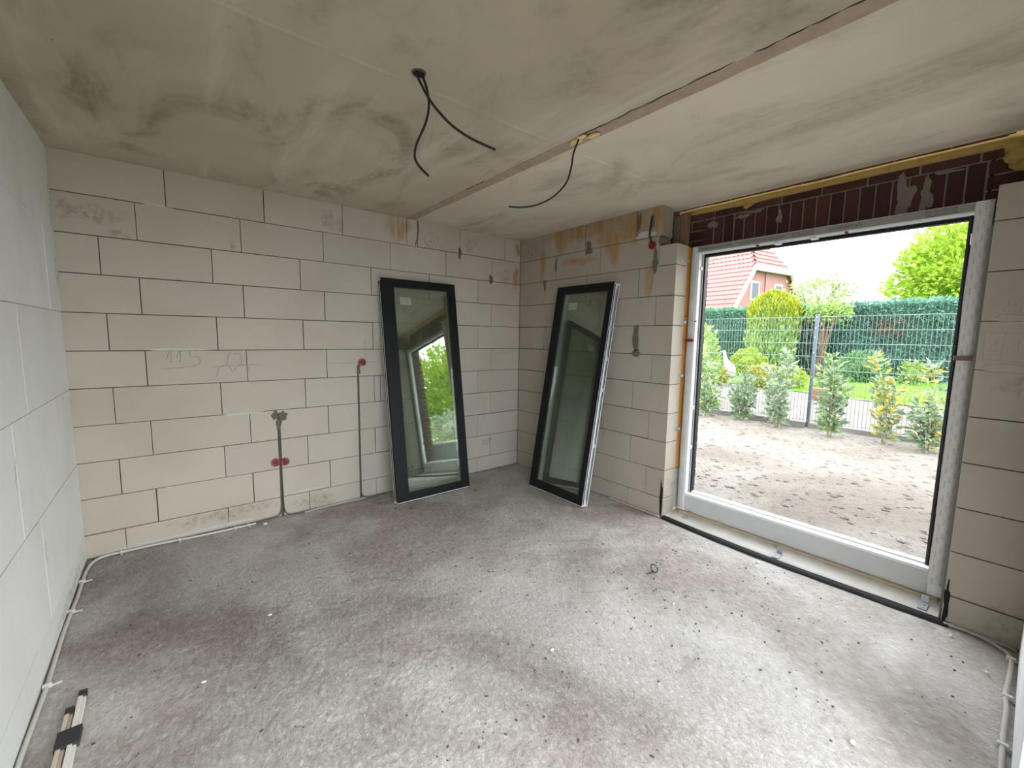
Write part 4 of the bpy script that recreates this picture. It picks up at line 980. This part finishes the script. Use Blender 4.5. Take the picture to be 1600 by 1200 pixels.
shrub('garden_shrub', 'rounded mid-green shrub at the far edge of the lawn, right of the post', 'shrub', (15.6, -.05, .66), (.55, .72, .55), 'leaf_green', 1500, .11, .07)
shrub('garden_shrub', 'small leafy shrub under the dry patch of the hedge', 'shrub', (16.0, -1.35, .50), (.3, .34, .42), 'leaf_light', 420, .12, .07)
shrub('garden_shrub', 'light green tall shrub close behind the fence at the left jamb', 'shrub', (6.3, .95, 1.02), (.35, .34, .82), 'leaf_light', 800, .13, .07)
shrub('garden_shrub', 'grey-green bushes at the left edge in front of the hedge', 'shrub', (13.5, 4.9, .62), (.4, .6, .5), 'leaf_pale', 700, .12, .06)
# laurels along the fence
def laurel(label, x, y, top, spread, mat, count, mat2=None, sprig=None, lean=0.):
    e = tag(empty('laurel_plant', (x, y, ZG - .03)), label, 'plant', 'young laurels along the fence')
    h_ = top - ZG; its, its2 = [], []
    for s_ in range(5):
        a = s_ * 1.3 + x; bx_, by_ = math.cos(a) * spread * .6, math.sin(a) * spread * .6; hh = h_ * (1. if s_ == 0 else random.uniform(.42, .88))
        ln_ = lean if s_ == 0 else 0
        pts = spline([(bx_ * .15, by_ * .15, -.02), (bx_ * .6, by_ * .6 + ln_ * .4, hh * .5), (bx_ * (.2 if s_ == 0 else 1.), by_ * (.2 if s_ == 0 else 1.) + ln_, hh)], 6)
        bm = bmesh.new(); add_tube(bm, pts, .006, 5); fin(bm, 'stem', 'twig', e, True)
        for k in range(count // 5):
            t_ = random.uniform(.16, 1.); p = pts[min(len(pts) - 1, int(t_ * len(pts)))]
            a2 = random.uniform(0, 6.28); d = Vector((math.cos(a2), math.sin(a2), random.uniform(-.5, 1.5)))
            f = .35 if s_ == 0 and t_ > .8 else 1.
            off = d * random.uniform(0, spread * .55) * f * (.95 - t_ * .2)
            it = (p + off, d, random.uniform(.09, .15), random.uniform(.034, .052))
            (its2 if mat2 and random.random() < (sprig or .3) else its).append(it)
    tipz = pts and h_
    for k in range(9):
        a2 = k * 2.4; its_t = (Vector((0, lean, tipz - .03 - .022 * k)), Vector((math.cos(a2), math.sin(a2), .75 - .07 * k)), .13, .04); (its2 if mat2 else its).append(its_t)
    leaves('foliage', mat, its, e)
    if its2: leaves('foliage', mat2, its2, e)
    return e
laurel('leftmost leafy laurel half hidden by the left brick reveal', 4.52, -.10, 1.10, .26, 'leaf_laurel', 546, 'leaf_light')
laurel('short bushy laurel second from the left along the fence', 4.55, -.74, .98, .24, 'leaf_laurel', 504)
laurel('tall laurel with pale top leaves just left of the fence post', 4.50, -1.31, 1.38, .23, 'leaf_laurel', 546, 'leaf_pale', .25, -.06)
laurel('dense green laurel just right of the fence post', 4.33, -2.08, 1.34, .20, 'leaf_laurel', 630, 'leaf_light', .25, .08)
laurel('half yellowed laurel with a bright yellow leaning shoot', 4.46, -2.68, 1.38, .18, 'leaf_laurel', 357, 'leaf_laurel_yellow', .30, .20)
laurel('rightmost laurel with yellow spots beside the right window jamb', 4.41, -3.12, 1.27, .19, 'leaf_laurel', 504, 'leaf_laurel_yellow', .12, .05)

# white bird statue, tubs
e = tag(empty('bird_statue', (13.2, 3.42, ZG)), 'white long-necked bird statue on a flat stone in the garden', 'statue')
bm = bmesh.new(); add_tube(bm, spline([(0, -.28, .20), (0, -.10, .34), (0, .06, .52), (0, .13, .74), (0, .16, .90), (0, .20, .97)], 5), [.02, .05, .09, .12, .14, .145, .15, .15, .14, .13, .12, .105, .09, .075, .065, .055, .05, .048, .046, .046, .05, .055, .058, .056, .05, .04][:26], 10); fin(bm, 'body', 'statue', e, True)
bm = bmesh.new(); add_tube(bm, [(0, .20, .97), (0, .36, .94)], [.025, .006], 6); fin(bm, 'beak', 'strip_cream', e)
blob('stone_base', 'kerb', (0, 0, .07), (.25, .34, .12), e, 2, .15, 3)
def tub(name, label, c, r0, r1, h_, mat, leafmat, n):
    e = tag(empty(name, c), label, 'planter'); bm = bmesh.new(); prof = [(r0, 0), (r1, h_ * .85), (r1 * 1.08, h_ * .86), (r1 * 1.08, h_), (r1 * .95, h_), (r1 * .9, h_ * .86), (.001, h_ * .85)]
    rg = [[bm.verts.new((r_ * math.cos(2 * math.pi * k / 24), r_ * math.sin(2 * math.pi * k / 24), z)) for k in range(24)] for r_, z in prof]
    for p, q in zip(rg, rg[1:]):
        for k in range(24): bm.faces.new((p[k], p[(k + 1) % 24], q[(k + 1) % 24], q[k]))
    bm.faces.new(rg[0]); fin(bm, 'pot', mat, e, True)
    leaves('foliage', leafmat, [(Vector((random.gauss(0, r1 * .5), random.gauss(0, r1 * .5), h_ * .85 + abs(random.gauss(0, r1 * .4)))), ru() + Vector((0, 0, .8)), .11, .05) for i in range(n)], e)
tub('plant_tub', 'terracotta tub with pale flowers behind the fence post', (9.0, -.64, ZG - .02), .12, .15, .30, 'terracotta', 'leaf_yellow', 90)
tub('plant_tub', 'pale green tub seen mirrored in the leaning sash', (1.15, -4.55, ZG - .03), .40, .46, .40, 'tub', 'leaf_yellow', 60)
shrub('garden_tree', 'leafy light green tree mirrored in the glass of the back wall sash', 'tree', (4.1, -9.0, 1.9), (1.3, 1.25, 1.75), 'leaf_maple', 7000, .15, .09, core=True, shell=.5)
shrub('garden_shrub', 'grey-green shrub mirrored low in the glass of the back wall sash', 'shrub', (3.0, -7.3, .75), (.7, .7, .62), 'leaf_pale', 1400, .11, .05, shell=.6)

# neighbour's house
E1 = Vector((26.043, 7.918, 6.3)); E2 = Vector((30.479, 7.268, 6.3)); gdir = (E2 - E1); gw = gdir.length; gdir.normalize(); rdir = Vector((.145, .989, 0))
hs = tag(empty('neighbour_house', (E1.x, E1.y, ZG)), 'brick house with red tiled half-hipped roof beyond the hedge', 'house')
HM = Matrix.Translation((E1.x, E1.y, ZG)) @ Matrix(((gdir.x, rdir.x, 0, 0), (gdir.y, rdir.y, 0, 0), (0, 0, 1, 0), (0, 0, 0, 1)))
hs.matrix_world = HM                             # local: x along gable, y back along ridge, z up
EZ = 6.3 - ZG; RUN = 2.75; DROP = RUN * 1.343; half = gw / 2; RID = EZ + half * 1.343; HB = 2.0
x0, x1, zl_ = -RUN, gw + RUN, EZ - DROP
def poly(name, mat, verts, faces, parent=hs):
    me = bpy.data.meshes.new(name); me.from_pydata(verts, [], faces); me.update(); return link(name, me, mat, parent)
LEN = 13.
gw_poly = [(x0 + .3, .3, -.2), (x1 - .3, .3, -.2), (x1 - .3, .3, zl_ + .25), (gw - .05, .3, EZ), (.05, .3, EZ), (x0 + .3, .3, zl_ + .25)]
wl_ = poly('wall', 'house_brick', gw_poly + [(a, LEN - .3, c) for a, b, c in gw_poly], [(0, 1, 2, 3, 4, 5), (11, 10, 9, 8, 7, 6)] + [(i, (i + 1) % 6, (i + 1) % 6 + 6, i + 6) for i in range(6)])
def tiled(name, org, ux, uy, width_fn, rows, depth, parent=hs):
    """rows of tiles: org at lower corner, ux along the eave, uy up the slope; width_fn(t)-> (a, b) extents"""
    nrm = Vector(ux).cross(Vector(uy)).normalized()
    if nrm.z < 0: nrm = -nrm
    ux = Vector(ux).normalized(); uyn = Vector(uy).normalized(); ln = Vector(uy).length; rh = ln / rows
    for r_ in range(rows):
        a, b = width_fn((r_ + .5) / rows)
        n_ = max(2, int((b - a) / .15)); vs_, fs = [], []
        for i in range(n_ + 1):
            s = a + (b - a) * i / n_; wv = .022 * math.cos(i * math.pi)
            p = Vector(org) + ux * s + uyn * (r_ * rh)
            vs_ += [p + nrm * (.02 + wv), p + nrm * (.085 + wv), p + uyn * rh * 1.05 + nrm * (.03 + wv)]
        for i in range(n_):
            k = i * 3
            fs += [(k, k + 3, k + 4, k + 1), (k + 1, k + 4, k + 5, k + 2)]
        me = bpy.data.meshes.new('tile_row'); me.from_pydata(vs_, [], fs); me.update(); link('tile_row', me, 'roof_tile', parent)
rf = poly('roof', 'roof_tile', [(x0, 0, zl_), (0, 0, EZ), (half, HB, RID), (half, LEN, RID), (x0, LEN, zl_), (gw, 0, EZ), (x1, 0, zl_), (x1, LEN, zl_)], [(0, 1, 2, 3, 4), (1, 5, 2), (5, 6, 7, 3, 2)])
slope_len = math.hypot(RUN + half, RID - zl_)
tA = DROP / (RID - zl_)
tiled('front', (x0, 0, zl_), (0, 1, 0), (RUN + half, 0, RID - zl_), lambda t_: (0. if t_ < tA else HB * (t_ - tA) / (1 - tA), LEN), 22, .1, rf)
tiled('hip', (0, 0, EZ), (1, 0, 0), (0, HB, RID - EZ), lambda t_: (half * t_, gw - half * t_), 10, .1, rf)
def beam(name, a, b, w, h_, mat='house_white', parent=hs):
    a, b = Vector(a), Vector(b); d = (b - a); bm = bmesh.new(); add_box(bm, 0, d.length, -w / 2, w / 2, -h_, 0, .01)
    o = fin(bm, name, mat, parent); o.matrix_basis = Matrix.Translation(a) @ d.to_track_quat('X', 'Z').to_matrix().to_4x4()
beam('barge_board', (x0, .0, zl_ + .04), (0, .0, EZ + .04), .14, .26); beam('barge_board', (gw, .0, EZ + .04), (x1, .0, zl_ + .04), .14, .26)
beam('gutter_board', (-.12, -.08, EZ + .02), (gw + .12, -.08, EZ + .02), .2, .30)
beam('gutter', (-.2, -.2, EZ + .08), (gw + .2, -.2, EZ + .08), .14, .10, 'steel'); beam('gutter', (x0 - .05, -.1, zl_ + .03), (x0 - .05, LEN, zl_ + .03), .14, .12, 'steel')
beam('downpipe', (gw + .1, -.12, EZ), (gw + .55, .05, zl_ + .3), .08, .08, 'steel')
wz = 4.15 - ZG
for xw in (.12, 2.9):
    wf_ = box('window', 'house_white', xw, xw + .95, .22, .34, wz, wz + 1.25, hs, .01); box('pane', 'house_glass', xw + .12, xw + .83, .20, .23, wz + .12, wz + 1.13, wf_)
box('brick_pier', 'house_brick', 1.75, 2.0, .22, .34, 0., EZ - .05, hs)
for z in (1.5,): box('pane', 'house_glass', .2, 1.4, .26, .31, z - .7, z + .5, hs)
